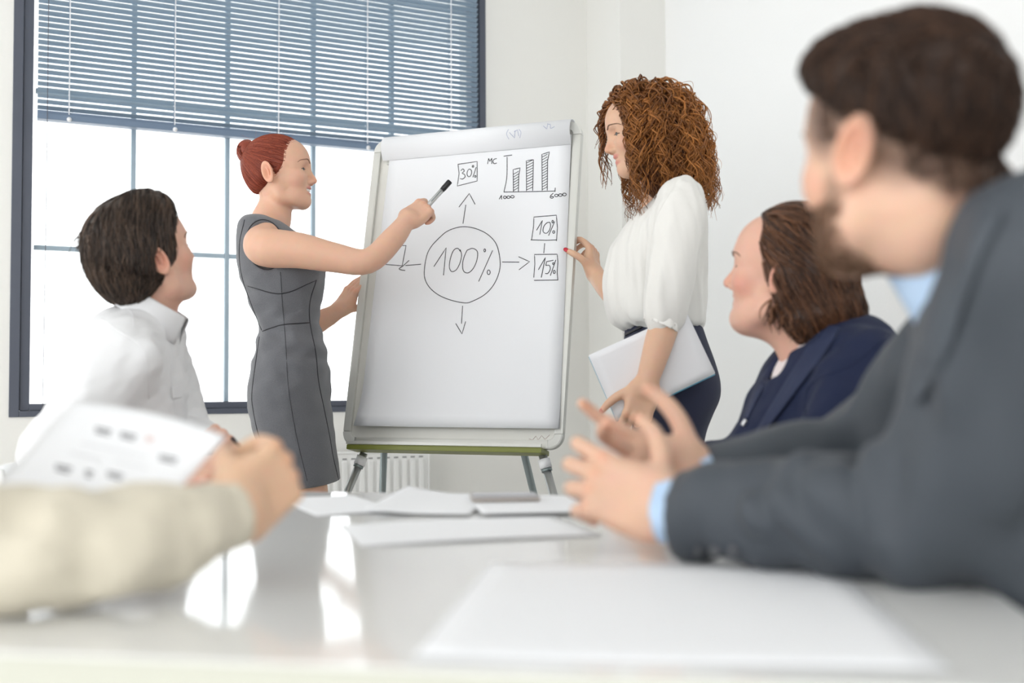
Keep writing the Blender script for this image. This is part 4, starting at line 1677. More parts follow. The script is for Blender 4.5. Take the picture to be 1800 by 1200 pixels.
    for k in range(46):
        b0 = rt[rr.integers(len(rt))]
        d0 = unit(b0 - np.array([0, 0, 0.02]) + rr.normal(size=3) * 0.02)
        side = rr.normal(size=3) * 0.4
        t = np.linspace(0, 1, 8)[:, None]
        fly.append(b0 + d0 * 0.002 + (d0 * 0.5 + side) * 0.022 * t + side[None] * 0.02 * t ** 2)
    fly_o = strand_obj('flyaway_hairs', np.array(fly) @ R.T + o, 0.0003, 0.00012, M_hair_red, hair, np.full(46, 0.9), 3)
    add_eyes(root, R, o, 1.0, (1, -0.35, -0.1))
    lash_brow(root, R, o, 1.0, M_brow_red, M_lash, hops, 0.002)
    tag(bpy.data.objects[fly_o.name], kind='stuff')
    te = smooth_line([(0.076, 0.024, -0.0520), (0.0905, 0.010, -0.0560), (0.0925, 0, -0.0570), (0.0905, -0.010, -0.0560), (0.076, -0.024, -0.0520)], 8)
    tube('teeth', te @ R.T + o, 0.0046, M_teeth, root, 8)
    # marker held in the hand
    p0, p1, p2 = P(757, 356, D + 0.012), P(779, 332, D + 0.020), P(791, 318.5, D + 0.024)
    u_ = unit(p2 - p0)
    mk = empty('marker_pen', p0, 'silver marker pen with a black cap held against the flip chart', 'marker')
    M_mk = mat('marker_silver', (0.55, 0.56, 0.55), 0.3, metal=0.5)
    M_cap_b = mat('marker_cap_black', (0.015, 0.015, 0.017), 0.35)
    tube('barrel', [p0 - u_ * 0.05, p0, p1], 0.0075, M_mk, mk, 14)
    tube('collar_ring', [p1 - u_ * 0.006, p1 - u_ * 0.0], 0.0081, M_cap_b, mk, 14)
    tube('cap', [p1, p1 + u_ * 0.002, p2 - u_ * 0.002, p2], [0.0084, 0.0088, 0.0088, 0.0078], M_cap_b, mk, 14)
    tube('label_strip', [p0 + u_ * 0.004 + np.array([0, -0.0076, 0]), p1 - u_ * 0.008 + np.array([0, -0.0076, 0])], 0.0012, M_leg_dark, mk, 6)
    return root


def unit_rows(a):
    return a / (np.linalg.norm(a, axis=-1)[..., None] + 1e-9)


build_redhead()
# ------------------------------------------------------------------ standing woman with curly hair
SK2 = (0.72, 0.45, 0.31)
M_blouse = mat('white_chiffon_blouse', (0.76, 0.745, 0.71), 0.75, bump=0.1, bscale=25, sheen=0.2, subs=0.0)
M_navy = mat('navy_trouser_cloth', (0.014, 0.018, 0.045), 0.8, bump=0.1, bscale=300)
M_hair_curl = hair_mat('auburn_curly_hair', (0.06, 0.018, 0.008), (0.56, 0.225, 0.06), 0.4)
M_brow_dark = mat('dark_brown_brow', (0.17, 0.095, 0.06), 0.7)
M_folder_w = mat('white_folder_card', (0.82, 0.82, 0.84), 0.6)
M_folder_b = mat('blue_folder_edge', (0.09, 0.36, 0.52), 0.5)
M_folder_g = mat('grey_folder_edge', (0.25, 0.28, 0.36), 0.5)


def build_brunette():
    D = 2.95
    root = empty('person', (P(1170, 800, D)[0], D, 0),
                 'person in a white blouse and navy trousers standing with a folder beside the flip chart', 'person')
    B = Body()
    o = P(1139, 238, D)
    R = yaw_frame((-1, -0.02), -6)
    loc = lambda w: (np.asarray(w) - o) @ R
    hops = head_ops()
    hops.append((tubep([loc(P(1140, 275, D)), loc(P(1148, 310, D)), loc(P(1165, 350, D))], (0.048, 0.048, 0.06)), 0.03, 'u'))
    B.chunk(hops, 0.0023, SK2, R, o, head_paint(SK2, (0.62, 0.2, 0.18), cheek=(0.72, 0.36, 0.26)))
    B.chunk([(loft(rows([(345, 1150, 1215, .11), (380, 1130, 1222, .14), (440, 1100, 1225, .13), (500, 1085, 1225, .12), (570, 1105, 1225, .12), (640, 1115, 1240, .14), (720, 1125, 1240, .14)], D)), 0, 'u')], 0.009, SK2)
    # left arm, near the camera, holding the folder
    S, E, Wp = P(1200, 360, D - 0.17), P(1174, 545, D - 0.235), P(1136, 676, D - 0.27)
    fwd = P(1116, 742, D - 0.275) - Wp
    tips1, R1 = arm_hand(B, [S, P(1190, 450, D - 0.21), E, P(1157, 606, D - 0.255), Wp], (0.05, 0.045, 0.039, 0.0355, 0.0265), fwd, np.array([0.05, -1, 0.05]), 'L',
             [(38, 60, 30), (62, 70, 40), (66, 72, 40), (68, 74, 40)], [(0.62, 0.72, -0.15), (0.78, 0.55, -0.12), (0.9, 0.4, -0.1)], SK2, hs=0.95)
    # right arm, behind, hand round the chart's edge
    at_, bt_ = board_ab(1001, 425, 0.02)
    S2, E2_, W2 = P(1190, 355, D + 0.17), P(1112, 545, D + 0.28), BP(hwid + 0.052, bt_ - 0.085, -0.052)
    tips2, R2 = arm_hand(B, [S2, P(1150, 450, D + 0.22), E2_, P(1075, 513, D + 0.31), W2], (0.05, 0.045, 0.039, 0.036, 0.026), -0.18 * fa + 0.98 * fb,
                         fa + 0.1 * fc, 'R', [(34, 56, 30), (38, 58, 30), (42, 58, 30), (44, 58, 30)],
                         [(0.50, 0.84, -0.22), (0.62, 0.42, -0.66), (0.62, 0.0, -0.78)], SK2, hs=0.92)
    B.obj('body', SKIN, root)
    nail(root, tips1[4][0] + tips1[4][1] * 0.001 + np.array([0, -0.0052, 0.002]), tips1[4][1], (0.1, -1, 0.3), M_nail_red, 0.0066)
    tp, td = tips2[4]
    nail(root, tp + td * 0.001 + fc * 0.0062, td, fc, M_nail_red, 0.0078)
    # trousers
    tab = [(568, 1100, 1230, .135), (600, 1098, 1240, .155), (640, 1100, 1254, .172), (672, 1103, 1262, .178), (700, 1107, 1261, .178), (730, 1112, 1248, .174), (760, 1113, 1237, .168),
           (800, 1113, 1230, .164), (840, 1114, 1226, .160)]
    ops = [(loft(rows(tab, D), 2.3), 0, 'u')]
    for s in (-1, 1):
        dd = D + s * 0.085
        k_ = P(1168, 1000, D)
        ops.append((tubep([P(1170, 800, dd), np.array([k_[0] - 0.005, dd, 0.5]), np.array([k_[0] + 0.02, dd, 0.08])], (0.086, 0.062, 0.05), cap=True), 0.02, 'u'))
        shoe(root, (k_[0] + 0.01, dd, 0.0), (-1, 0), M_shoe, 0.23)
    cloth('trousers', ops, 0.006, M_navy, root)
    # blouse
    tab = [(326, 1178, 1214, .075), (333, 1165, 1222, .125), (348, 1146, 1230, .165), (372, 1122, 1236, .182), (400, 1098, 1239, .180), (430, 1078, 1240, .172), (465, 1066, 1241, .165), (500, 1060, 1241, .162),
           (530, 1062, 1240, .166), (560, 1072, 1238, .168), (579, 1088, 1236, .158)]
    fl = P(1100, 586, D)
    ops = [(loft(rows(tab, D), 2.2, cap_r=0.02), 0, 'u')]
    sl = [P(1196, 352, D - 0.165), P(1194, 385, D - 0.19), P(1184, 440, D - 0.215), P(1176, 500, D - 0.235), P(1168, 545, D - 0.242), P(1163, 566, D - 0.245)]
    ops.append((tubep(sl, (0.062, 0.067, 0.064, 0.062, 0.055, 0.041)), 0.03, 'u'))
    sl2 = [P(1190, 352, D + 0.165), P(1165, 430, D + 0.21), P(1125, 520, D + 0.26), P(1098, 540, D + 0.275)]
    ops.append((tubep(sl2, (0.062, 0.064, 0.055, 0.046)), 0.03, 'u'))
    f1 = fold_noise(11, 0.0036, 36, aniso=(1.8, 1.8, 0.35))
    f2 = fold_noise(12, 0.0016, 60, aniso=(1.6, 1.6, 0.4))
    blouse = cloth('blouse', ops, 0.0045, M_blouse, root, lambda X: f1(X) + f2(X))
    # gathered cuff
    cu = unit(P(1155, 600, D - 0.255) - P(1168, 548, D - 0.242))
    ca, cb = P(1163, 562, D - 0.245), P(1161, 577, D - 0.248)
    M_cuff = mat('blouse_cuff', (0.86, 0.84, 0.8), 0.7, bump=0.1, bscale=120)
    tl_ = unit(P(1190, 583, D - .245) - P(1139, 562, D - .245))
    nz = unit(np.cross(tl_, np.array([0, 1.0, 0])))
    if nz[2] > 0:
        nz = -nz
    cops = [(cone(ca - cu * 0.004, cb + cu * 0.02, 0.0455, 0.046), 0, 'u'), (plane(P(1163, 574, D - 0.245), nz), 0.002, 'i'),
            (plane(P(1163, 556, D - 0.245), -nz), 0.002, 'i'), (cone(ca, cb + cu * 0.08, 0.0425, 0.043), 0.001, 's')]
    cloth('cuff', cops, 0.0025, M_cuff, blouse, fold_noise(5, 0.0006, 130, aniso=(1.5, 1.5, .3)))
    bv = bvh_of(blouse)
    ln = surf_line(bv, [(1180, 336), (1162, 365), (1148, 400), (1145, 440)], 0.0002)
    if len(ln) > 3:
        tube('sleeve_seam', ln, 0.0012, M_blouse, blouse, 5)
    # dark waistband of the trousers below the blouse hem
    ln = [P(x, y, D - 0.11) for x, y in ((1098, 589), (1112, 582), (1134, 571))]
    tube('waistband', smooth_line(ln, 5), 0.004, M_shoe, root, 8)
    # eyes, brows
    add_eyes(root, R, o, 1.0, (1, 0.35, 0.0))
    lash_brow(root, R, o, 1.0, M_brow_dark, M_lash, hops, 0.001)
    # hair: inner mass and separate ringlets
    rr = np.random.default_rng(21)
    inner = [(ell((-0.010, 0, 0.050), (0.098, 0.083, 0.088)), 0, 'u'), (ell((-0.045, 0, -0.03), (0.078, 0.10, 0.115)), 0.05, 'u'),
             (ell((-0.035, 0, -0.095), (0.07, 0.095, 0.06)), 0.05, 'u'),
             (ell((0.012, 0.05, -0.105), (0.035, 0.035, 0.075)), 0.03, 'u'), (ell((0.012, -0.05, -0.105), (0.035, 0.035, 0.075)), 0.03, 'u'),
             (ell((0.120, 0, -0.045), (0.072, 0.072, 0.135)), 0.015, 's'), (plane((0.088, 0, 0.09), (1, 0, -0.12)), 0.02, 'i')]
    V, F = surface(inner, 0.004, fold_noise(8, 0.004, 90))
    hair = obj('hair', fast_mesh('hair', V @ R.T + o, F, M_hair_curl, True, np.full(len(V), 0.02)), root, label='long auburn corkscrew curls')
    scalp = [(ell((0.004, 0, 0.042), (0.099, 0.077, 0.085)), 0, 'u')]
    Vs, Fs = surface(scalp, 0.005)
    c = Vs
    ok = (c[:, 2] > 0.0 - 0.35 * (c[:, 0] < -0.02)) & (c[:, 0] < 0.058 + 0.55 * np.maximum(0, c[:, 2] - 0.06)) & (c[:, 0] < 0.084)
    cand = c[ok & (c[:, 2] > -0.03)]
    guides, vals = [], []
    NK = 46
    t = np.linspace(0, 1, NK)

    def bez(a, b, c_, d_):
        tt = t[:, None]
        return a * (1 - tt) ** 3 + 3 * b * tt * (1 - tt) ** 2 + 3 * c_ * tt ** 2 * (1 - tt) + d_ * tt ** 3
    for k in range(760):
        p0 = cand[rr.integers(len(cand))]
        az = math.atan2(p0[1], p0[0] + 0.015) + rr.normal() * 0.16
        hi_ = max(0.0, (p0[2] - 0.02) / 0.1)
        n = unit(p0 - np.array([0.0, 0, 0.03]))
        rout = 0.118 + 0.026 * rr.random()
        side = abs(math.sin(az))
        hx, hy = math.cos(az), math.sin(az)
        # horizontal radius of the mass: fuller behind, held back at the face
        rx = 0.128 if hx < 0 else 0.085
        ex, ey = hx * rx * (0.85 + 0.3 * rr.random()) - 0.035 * (hx < 0.5), hy * rout
        if hx > 0.35 and rr.random() < 0.75:
            ex = 0.055 + 0.02 * rr.random()
            ey = math.copysign(0.075 + 0.03 * rr.random(), p0[1] if abs(p0[1]) > 0.01 else rr.normal())
        L = rr.uniform(0.12, 0.30) * (0.75 + 0.25 * (1 - hi_))
        zend = max(-0.235 if ex > 0.0 else -0.215, p0[2] - L)
        b1 = p0 + n * rr.uniform(0.035, 0.07) + np.array([0, 0, 0.012])
        b2 = np.array([ex * 1.08, ey * 1.08, p0[2] * 0.45 + zend * 0.55 + 0.03])
        b3 = np.array([ex * (0.92 if hx < 0 else 0.9), ey * 0.92, zend])
        g = bez(p0, b1, b2, b3)
        # keep the near cheek and profile clear
        clear = (g[:, 0] > 0.064) & (g[:, 2] < 0.075)
        g[:, 0] = np.where(clear, 0.064 - 0.10 * np.maximum(0, 0.075 - g[:, 2]) * 0 + (g[:, 0] - 0.064) * 0.15, g[:, 0])
        rad_ = rr.uniform(0.004, 0.013) * (0.25 + 0.75 * np.minimum(1, t * 2.2)) * (1 + 0.4 * t)
        turns = rr.uniform(3.0, 7.0) * L / 0.24
        ph = rr.random() * 6.28 + (1 if rr.random() < .5 else -1) * 2 * math.pi * turns * t ** 0.9
        T = np.gradient(g, axis=0)
        T /= np.linalg.norm(T, axis=1)[:, None]
        a_ = np.cross(T, [0.2, 0.3, 1.0]); a_ /= np.linalg.norm(a_, axis=1)[:, None] + 1e-9
        b_ = np.cross(T, a_)
        guides.append(g + rad_[:, None] * (np.cos(ph)[:, None] * a_ + np.sin(ph)[:, None] * b_))
        out = np.linalg.norm(g[NK // 2] - np.array([-0.03, 0, g[NK // 2][2]]))
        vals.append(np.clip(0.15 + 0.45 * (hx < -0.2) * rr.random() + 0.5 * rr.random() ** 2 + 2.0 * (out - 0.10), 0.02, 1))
    # side curls falling over cheek and neck
    for k in range(230):
        sd = -1 if rr.random() < 0.4 else 1
        p0 = np.array([rr.uniform(-0.04, 0.06), sd * rr.uniform(0.03, 0.07), rr.uniform(0.03, 0.10)])
        p0 = project(scalp, p0[None], 3)[0]
        xe = rr.uniform(-0.06, 0.068)
        ye = sd * rr.uniform(0.085, 0.128)
        ze = rr.uniform(-0.235, -0.05)
        if xe < 0.0:
            ze = max(ze, -0.16)
        g = bez(p0, p0 + np.array([0.0, sd * 0.05, 0.02]), np.array([xe, ye * 1.05, 0.03 + ze * .35]), np.array([xe * 0.9, ye * 0.9, ze]))
        rad_ = rr.uniform(0.005, 0.0125) * (0.25 + 0.75 * np.minimum(1, t * 2))
        ph = rr.random() * 6.28 + 2 * math.pi * rr.uniform(3, 7) * t
        T = np.gradient(g, axis=0); T /= np.linalg.norm(T, axis=1)[:, None]
        a_ = np.cross(T, [0.2, 0.3, 1.0]); a_ /= np.linalg.norm(a_, axis=1)[:, None] + 1e-9
        b_ = np.cross(T, a_)
        guides.append(g + rad_[:, None] * (np.cos(ph)[:, None] * a_ + np.sin(ph)[:, None] * b_))
        vals.append(np.clip(0.1 + 0.8 * rr.random() ** 1.5, 0, 1))
    # fringe curls on the far side of the face
    for k in range(34):
        p0 = np.array([0.070 + 0.02 * rr.random(), 0.01 + 0.035 * rr.random(), 0.098 + 0.012 * rr.random()])
        side = 1 if R[1, 1] > 0 else -1
        p0[1] *= side
        xe = 0.100 + 0.034 * rr.random()
        ye = side * (0.065 + 0.03 * rr.random())
        ze = rr.uniform(-0.12, 0.03)
        g = bez(p0, p0 + np.array([0.03, side * 0.03, 0.02]), np.array([xe * 1.03, ye, 0.05 + ze * .4]), np.array([xe * 0.98, ye, ze]))
        rad_ = rr.uniform(0.004, 0.009) * (0.3 + 0.7 * np.minimum(1, t * 2))
        ph = rr.random() * 6.28 + 2 * math.pi * rr.uniform(2.5, 5) * t
        T = np.gradient(g, axis=0); T /= np.linalg.norm(T, axis=1)[:, None]
        a_ = np.cross(T, [0.2, 0.3, 1.0]); a_ /= np.linalg.norm(a_, axis=1)[:, None] + 1e-9
        b_ = np.cross(T, a_)
        guides.append(g + rad_[:, None] * (np.cos(ph)[:, None] * a_ + np.sin(ph)[:, None] * b_))
        vals.append(0.1 + 0.35 * rr.random())
    A = np.array(guides)
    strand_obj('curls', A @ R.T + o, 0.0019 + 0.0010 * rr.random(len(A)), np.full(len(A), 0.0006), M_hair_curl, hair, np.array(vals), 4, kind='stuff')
    # finer loose curls at the outline
    idx = rr.integers(0, 760, 420)
    A2 = A[idx] + (rr.normal(size=(420, 1, 3)) * 0.010) * t[None, :, None] + (A[idx] - A[idx].mean(1, keepdims=True)) * 0.05
    A2[..., 0] = np.where((A2[..., 0] > 0.075) & (A2[..., 2] < 0.07), 0.075, A2[..., 0])
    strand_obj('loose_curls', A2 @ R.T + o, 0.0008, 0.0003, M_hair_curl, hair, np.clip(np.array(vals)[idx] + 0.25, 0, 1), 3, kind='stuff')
    # folder held against the hip
    fd = D - 0.238
    c4 = [P(1035, 624, fd + 0.0), P(1206, 547, fd - 0.012), P(1257, 655, fd + 0.006), P(1084, 737, fd + 0.0)]
    fo = empty('document_folder', c4[3], 'white document folder with a blue edge held at the hip', 'folder')
    back = [q + np.array([0, 0.012, 0]) for q in c4]
    obj('cover', sheet_mesh('cover', c4, lambda u, v: np.array([0, -0.004 * math.sin(math.pi * u), 0]), M_folder_w, 10, 0.0016), fo)
    inn = [q + np.array([0, 0.006, -0.002]) for q in c4]
    obj('pages', sheet_mesh('pages', inn, lambda u, v: np.array([0, -0.004 * math.sin(math.pi * u), 0]), M_paper, 10, 0.006), fo)
    bk = [q + np.array([0, 0.011, -0.004]) for q in c4]
    obj('back_cover', sheet_mesh('back_cover', bk, lambda u, v: np.array([0, -0.004 * math.sin(math.pi * u), 0]), M_folder_b, 10, 0.0016), fo)
    tube('spine_edge', [c4[1] + np.array([0, 0.006, 0]), c4[2] + np.array([0, 0.006, 0])], 0.0016, M_folder_g, fo, 8)
    tube('blue_edge', [c4[2] + np.array([0, 0.004, -0.003]), (c4[2] + c4[3]) / 2 + np.array([0, 0.0, -0.003]), c4[3] + np.array([0, 0.004, -0.003])], 0.0026, M_folder_b, fo, 8)
    return root


build_brunette()
# ------------------------------------------------------------------ seated man in the white shirt
SK3 = (0.72, 0.43, 0.32)
M_shirt_w = mat('white_cotton_shirt', (0.78, 0.78, 0.79), 0.8, bump=0.08, bscale=30, sheen=0.1)
M_hair_dk = hair_mat('dark_brown_hair', (0.022, 0.016, 0.014), (0.13, 0.085, 0.06), 0.42)
M_trouser = mat('charcoal_trousers', (0.04, 0.042, 0.05), 0.85)


def build_white_man():
    D = 2.36
    c0 = P(215, 800, D)
    root = empty('person', (c0[0], c0[1], 0), 'person in a white shirt seated at left, looking up and holding a pen', 'person')
    B = Body()
    o = P(252, 461, 2.33)
    a = math.radians(50)
    R = yaw_frame((math.cos(a), math.sin(a)), 25)
    loc = lambda w: (np.asarray(w) - o) @ R
    hops = head_ops(male=True, smile=True)
    nb = P(248, 570, D)
    hops.append((tubep([loc(P(258, 490, 2.34)), loc(P(266, 530, 2.35)), loc(nb)], (0.056, 0.056, 0.07)), 0.03, 'u'))
    B.chunk(hops, 0.0025, SK3, R, o, head_paint(SK3, (0.5, 0.2, 0.17)))
    B.chunk([(loft(rows([(560, 200, 290, .12), (620, 160, 295, .15), (760, 130, 305, .14), (900, 130, 310, .14)], D)), 0, 'u')], 0.01, SK3)
    # right forearm on the table, left hand closed round a pen
    W1 = P(296, 828, 2.07)
    arm_hand(B, [P(200, 824, 2.07), P(250, 826, 2.07), W1], (0.04, 0.035, 0.028), np.array([1, 0.05, 0.0]), np.array([-0.1, -0.55, 0.8]), 'R',
             [(20, 35, 25), (28, 45, 30), (35, 50, 30), (40, 50, 30)], [(0.75, 0.5, -0.3), (0.9, 0.2, -0.3), (0.95, 0, -0.3)], SK3, 0.0032, hs=0.98)
    W2 = P(384, 800, 2.22)
    arm_hand(B, [P(330, 800, 2.42), P(352, 800, 2.32), W2], (0.04, 0.036, 0.028), np.array([0.35, -0.75, 0.42]), np.array([0.55, 0.35, 0.75]), 'L',
             [(55, 80, 40), (62, 85, 40), (66, 85, 40), (70, 85, 40)], [(0.6, 0.4, -0.7), (0.8, 0, -0.6), (0.8, -0.3, -0.5)], SK3, 0.003, hs=0.95)
    core_arm(B, [P(235, 640, D), P(226, 632, 2.22), P(166, 700, 2.15), P(98, 794, 2.09), P(200, 822, 2.07), P(255, 826, 2.07)], SK3)
    core_arm(B, [P(245, 640, D), P(262, 610, 2.5), P(300, 700, 2.54), P(332, 772, 2.5), P(352, 795, 2.34)], SK3)
    B.obj('body', SKIN, root)
    pn = empty('ballpoint_pen', P(418, 780, 2.1), 'thin dark pen in the fist of the person in the white shirt', 'pen')
    q0, q1 = P(408, 770, 2.13), P(436, 801, 2.08)
    tube('barrel', [q0, q0 + (q1 - q0) * 0.85], 0.0038, M_shoe, pn, 8)
    tube('tip', [q0 + (q1 - q0) * 0.85, q1], [0.0036, 0.0008], M_steel, pn, 8)
    # shirt
    tab = [(538, 204, 288, .065), (555, 182, 303, .110), (578, 164, 311, .155), (608, 146, 312, .190), (640, 132, 314, .205), (680, 122, 319, .195), (720, 116, 321, .185),
           (760, 112, 322, .18), (820, 108, 324, .178), (900, 106, 326, .178), (980, 108, 326, .178)]
    ops = [(loft(rows(tab, D), 2.2, cap_r=0.02), 0, 'u'), (ell(P(268, 528, D - .01), (0.055, 0.055, 0.04)), 0.02, 's')]
    ops.append((tubep([P(226, 632, 2.20), P(166, 700, 2.15), P(98, 794, 2.09)], (0.068, 0.066, 0.063)), 0.04, 'u'))
    ops.append((tubep([P(98, 792, 2.09), P(190, 815, 2.07), P(292, 827, 2.07)], (0.060, 0.049, 0.036), cap=True), 0.03, 'u'))
    ops.append((tubep([P(262, 598, 2.53), P(300, 700, 2.54), P(332, 772, 2.50)], (0.078, 0.065, 0.058)), 0.04, 'u'))
    ops.append((tubep([P(332, 772, 2.50), P(360, 788, 2.38), P(378, 799, 2.26)], (0.056, 0.05, 0.038), cap=True), 0.03, 'u'))
    f1 = fold_noise(31, 0.0042, 40, aniso=(1, 1, 0.8))
    f2 = fold_noise(32, 0.0014, 85)
    shirt = cloth('shirt', ops, 0.005, M_shirt_w, root, lambda X: f1(X) + f2(X))
    bv = bvh_of(shirt)
    for px_ in ([(178, 560), (215, 585), (248, 608), (260, 650), (262, 700)], [(303, 612), (300, 660), (306, 710), (312, 760)], [(196, 535), (230, 548), (236, 575)]):
        ln = surf_line(bv, px_, 0.0002)
        if len(ln) > 4:
            tube('shirt_seam', ln, 0.0013, M_shirt_w, shirt, 5)
    patch('chest_pocket', bv, [(300, 680), (321, 672)], [(302, 702), (320, 700)], M_shirt_w, shirt, 6, 6, 0.004, 0.004)
    Rc = yaw_frame((1, 0.12), -27)
    collar('shirt_collar', P(258, 561, D - 0.005), Rc, (0.070, 0.068), (0.052, 0.040), 0.050, 0.30, M_shirt_w, shirt, 0.010, 0.0025, 0.012)
    # hair
    cap = [(ell((-0.002, 0, 0.052), (0.108, 0.086, 0.092)), 0, 'u'), (ell((-0.042, 0, 0.0), (0.070, 0.078, 0.078)), 0.04, 'u'),
           (ell((0.030, -0.02, 0.10), (0.06, 0.06, 0.045)), 0.03, 'u'),
           (plane((0.088, 0, 0.070), (0.93, 0, -0.36)), 0.02, 'i'), (plane((-0.045, 0, -0.062), (0.45, 0, -0.9)), 0.015, 'i')]
    for s in (-1, 1):
        cap.append((ell((-0.010, s * 0.088, -0.004), (0.021, 0.03, 0.030)), 0.006, 's'))
        cap.append((ell((0.085, s * 0.085, 0.0), (0.045, 0.04, 0.075)), 0.015, 's'))
    V, F = surface(cap, 0.0035, fold_noise(6, 0.002, 70, aniso=(1, 1, .5)))
    hair = obj('hair', fast_mesh('hair', V @ R.T + o, F, M_hair_dk, True, np.full(len(V), 0.12)), root, label='tousled dark brown hair')
    rt = sample_surface(V, F, 2600, 3)

    def df(p):
        d = np.zeros_like(p)
        top = np.clip((p[:, 2] - 0.06) / 0.06, 0, 1)
        d[:, 0] = -0.35 - 0.5 * top
        d[:, 1] = np.sign(p[:, 1]) * 0.5 * top
        d[:, 2] = -0.9
        return d
    A = groom(cap, rt, df, 8, 0.0095, (0.0005, 0.008), 4, 0.16)
    rr = np.random.default_rng(4)
    strand_obj('hair_strands', A @ R.T + o, 0.0016, 0.0004, M_hair_dk, hair, rr.random(len(A)) ** 1.6, 3, kind='stuff')
    tuft = []
    b0 = loc(P(160, 408, 2.3))
    b1 = loc(P(141, 432, 2.3))
    for k in range(70):
        s_ = b0 + np.array([0.01, 0, 0]) + rr.normal(size=3) * 0.011
        e_ = b1 + rr.normal(size=3) * 0.010
        t = np.linspace(0, 1, 8)[:, None]
        md = (s_ + e_) / 2 + (b0 - loc(P(230, 420, 2.33))) * 0.12
        tuft.append(s_ * (1 - t) ** 2 + 2 * md * t * (1 - t) + e_ * t ** 2)
    strand_obj('cowlick', np.array(tuft) @ R.T + o, 0.0015, 0.0003, M_hair_dk, hair, rr.random(70), 3, kind='stuff')
    add_eyes(root, R, o, 1.0, (1, 0, 0.1))
    lash_brow(root, R, o, 1.0, M_brow_dark, M_lash, hops)
    hz = 0.50
    seated_legs(root, (c0[0] - .02, D + .1, hz), (c0[0] - .02, D - .1, hz), (1, 0.12), M_trouser)
    chair((c0[0] + 0.05, D), (1, 0.12), 'white meeting chair under the person in the white shirt', 0.405, 0.34)


build_white_man()
# ------------------------------------------------------------------ seated man in the navy jacket
SK4 = (0.72, 0.42, 0.315)
M_navy_j = mat('navy_wool_jacket', (0.008, 0.014, 0.045), 0.8, bump=0.12, bscale=260, sheen=0.03, spec=0.3)
M_lapel_n = mat('navy_lapel', (0.011, 0.019, 0.058), 0.75, bump=0.1, bscale=260)
M_shirt_p = mat('pale_patterned_shirt', (0.82, 0.75, 0.74), 0.8, var=0.1, vscale=180)
M_hair_br = hair_mat('brown_swept_hair', (0.024, 0.010, 0.005), (0.22, 0.095, 0.045), 0.4)


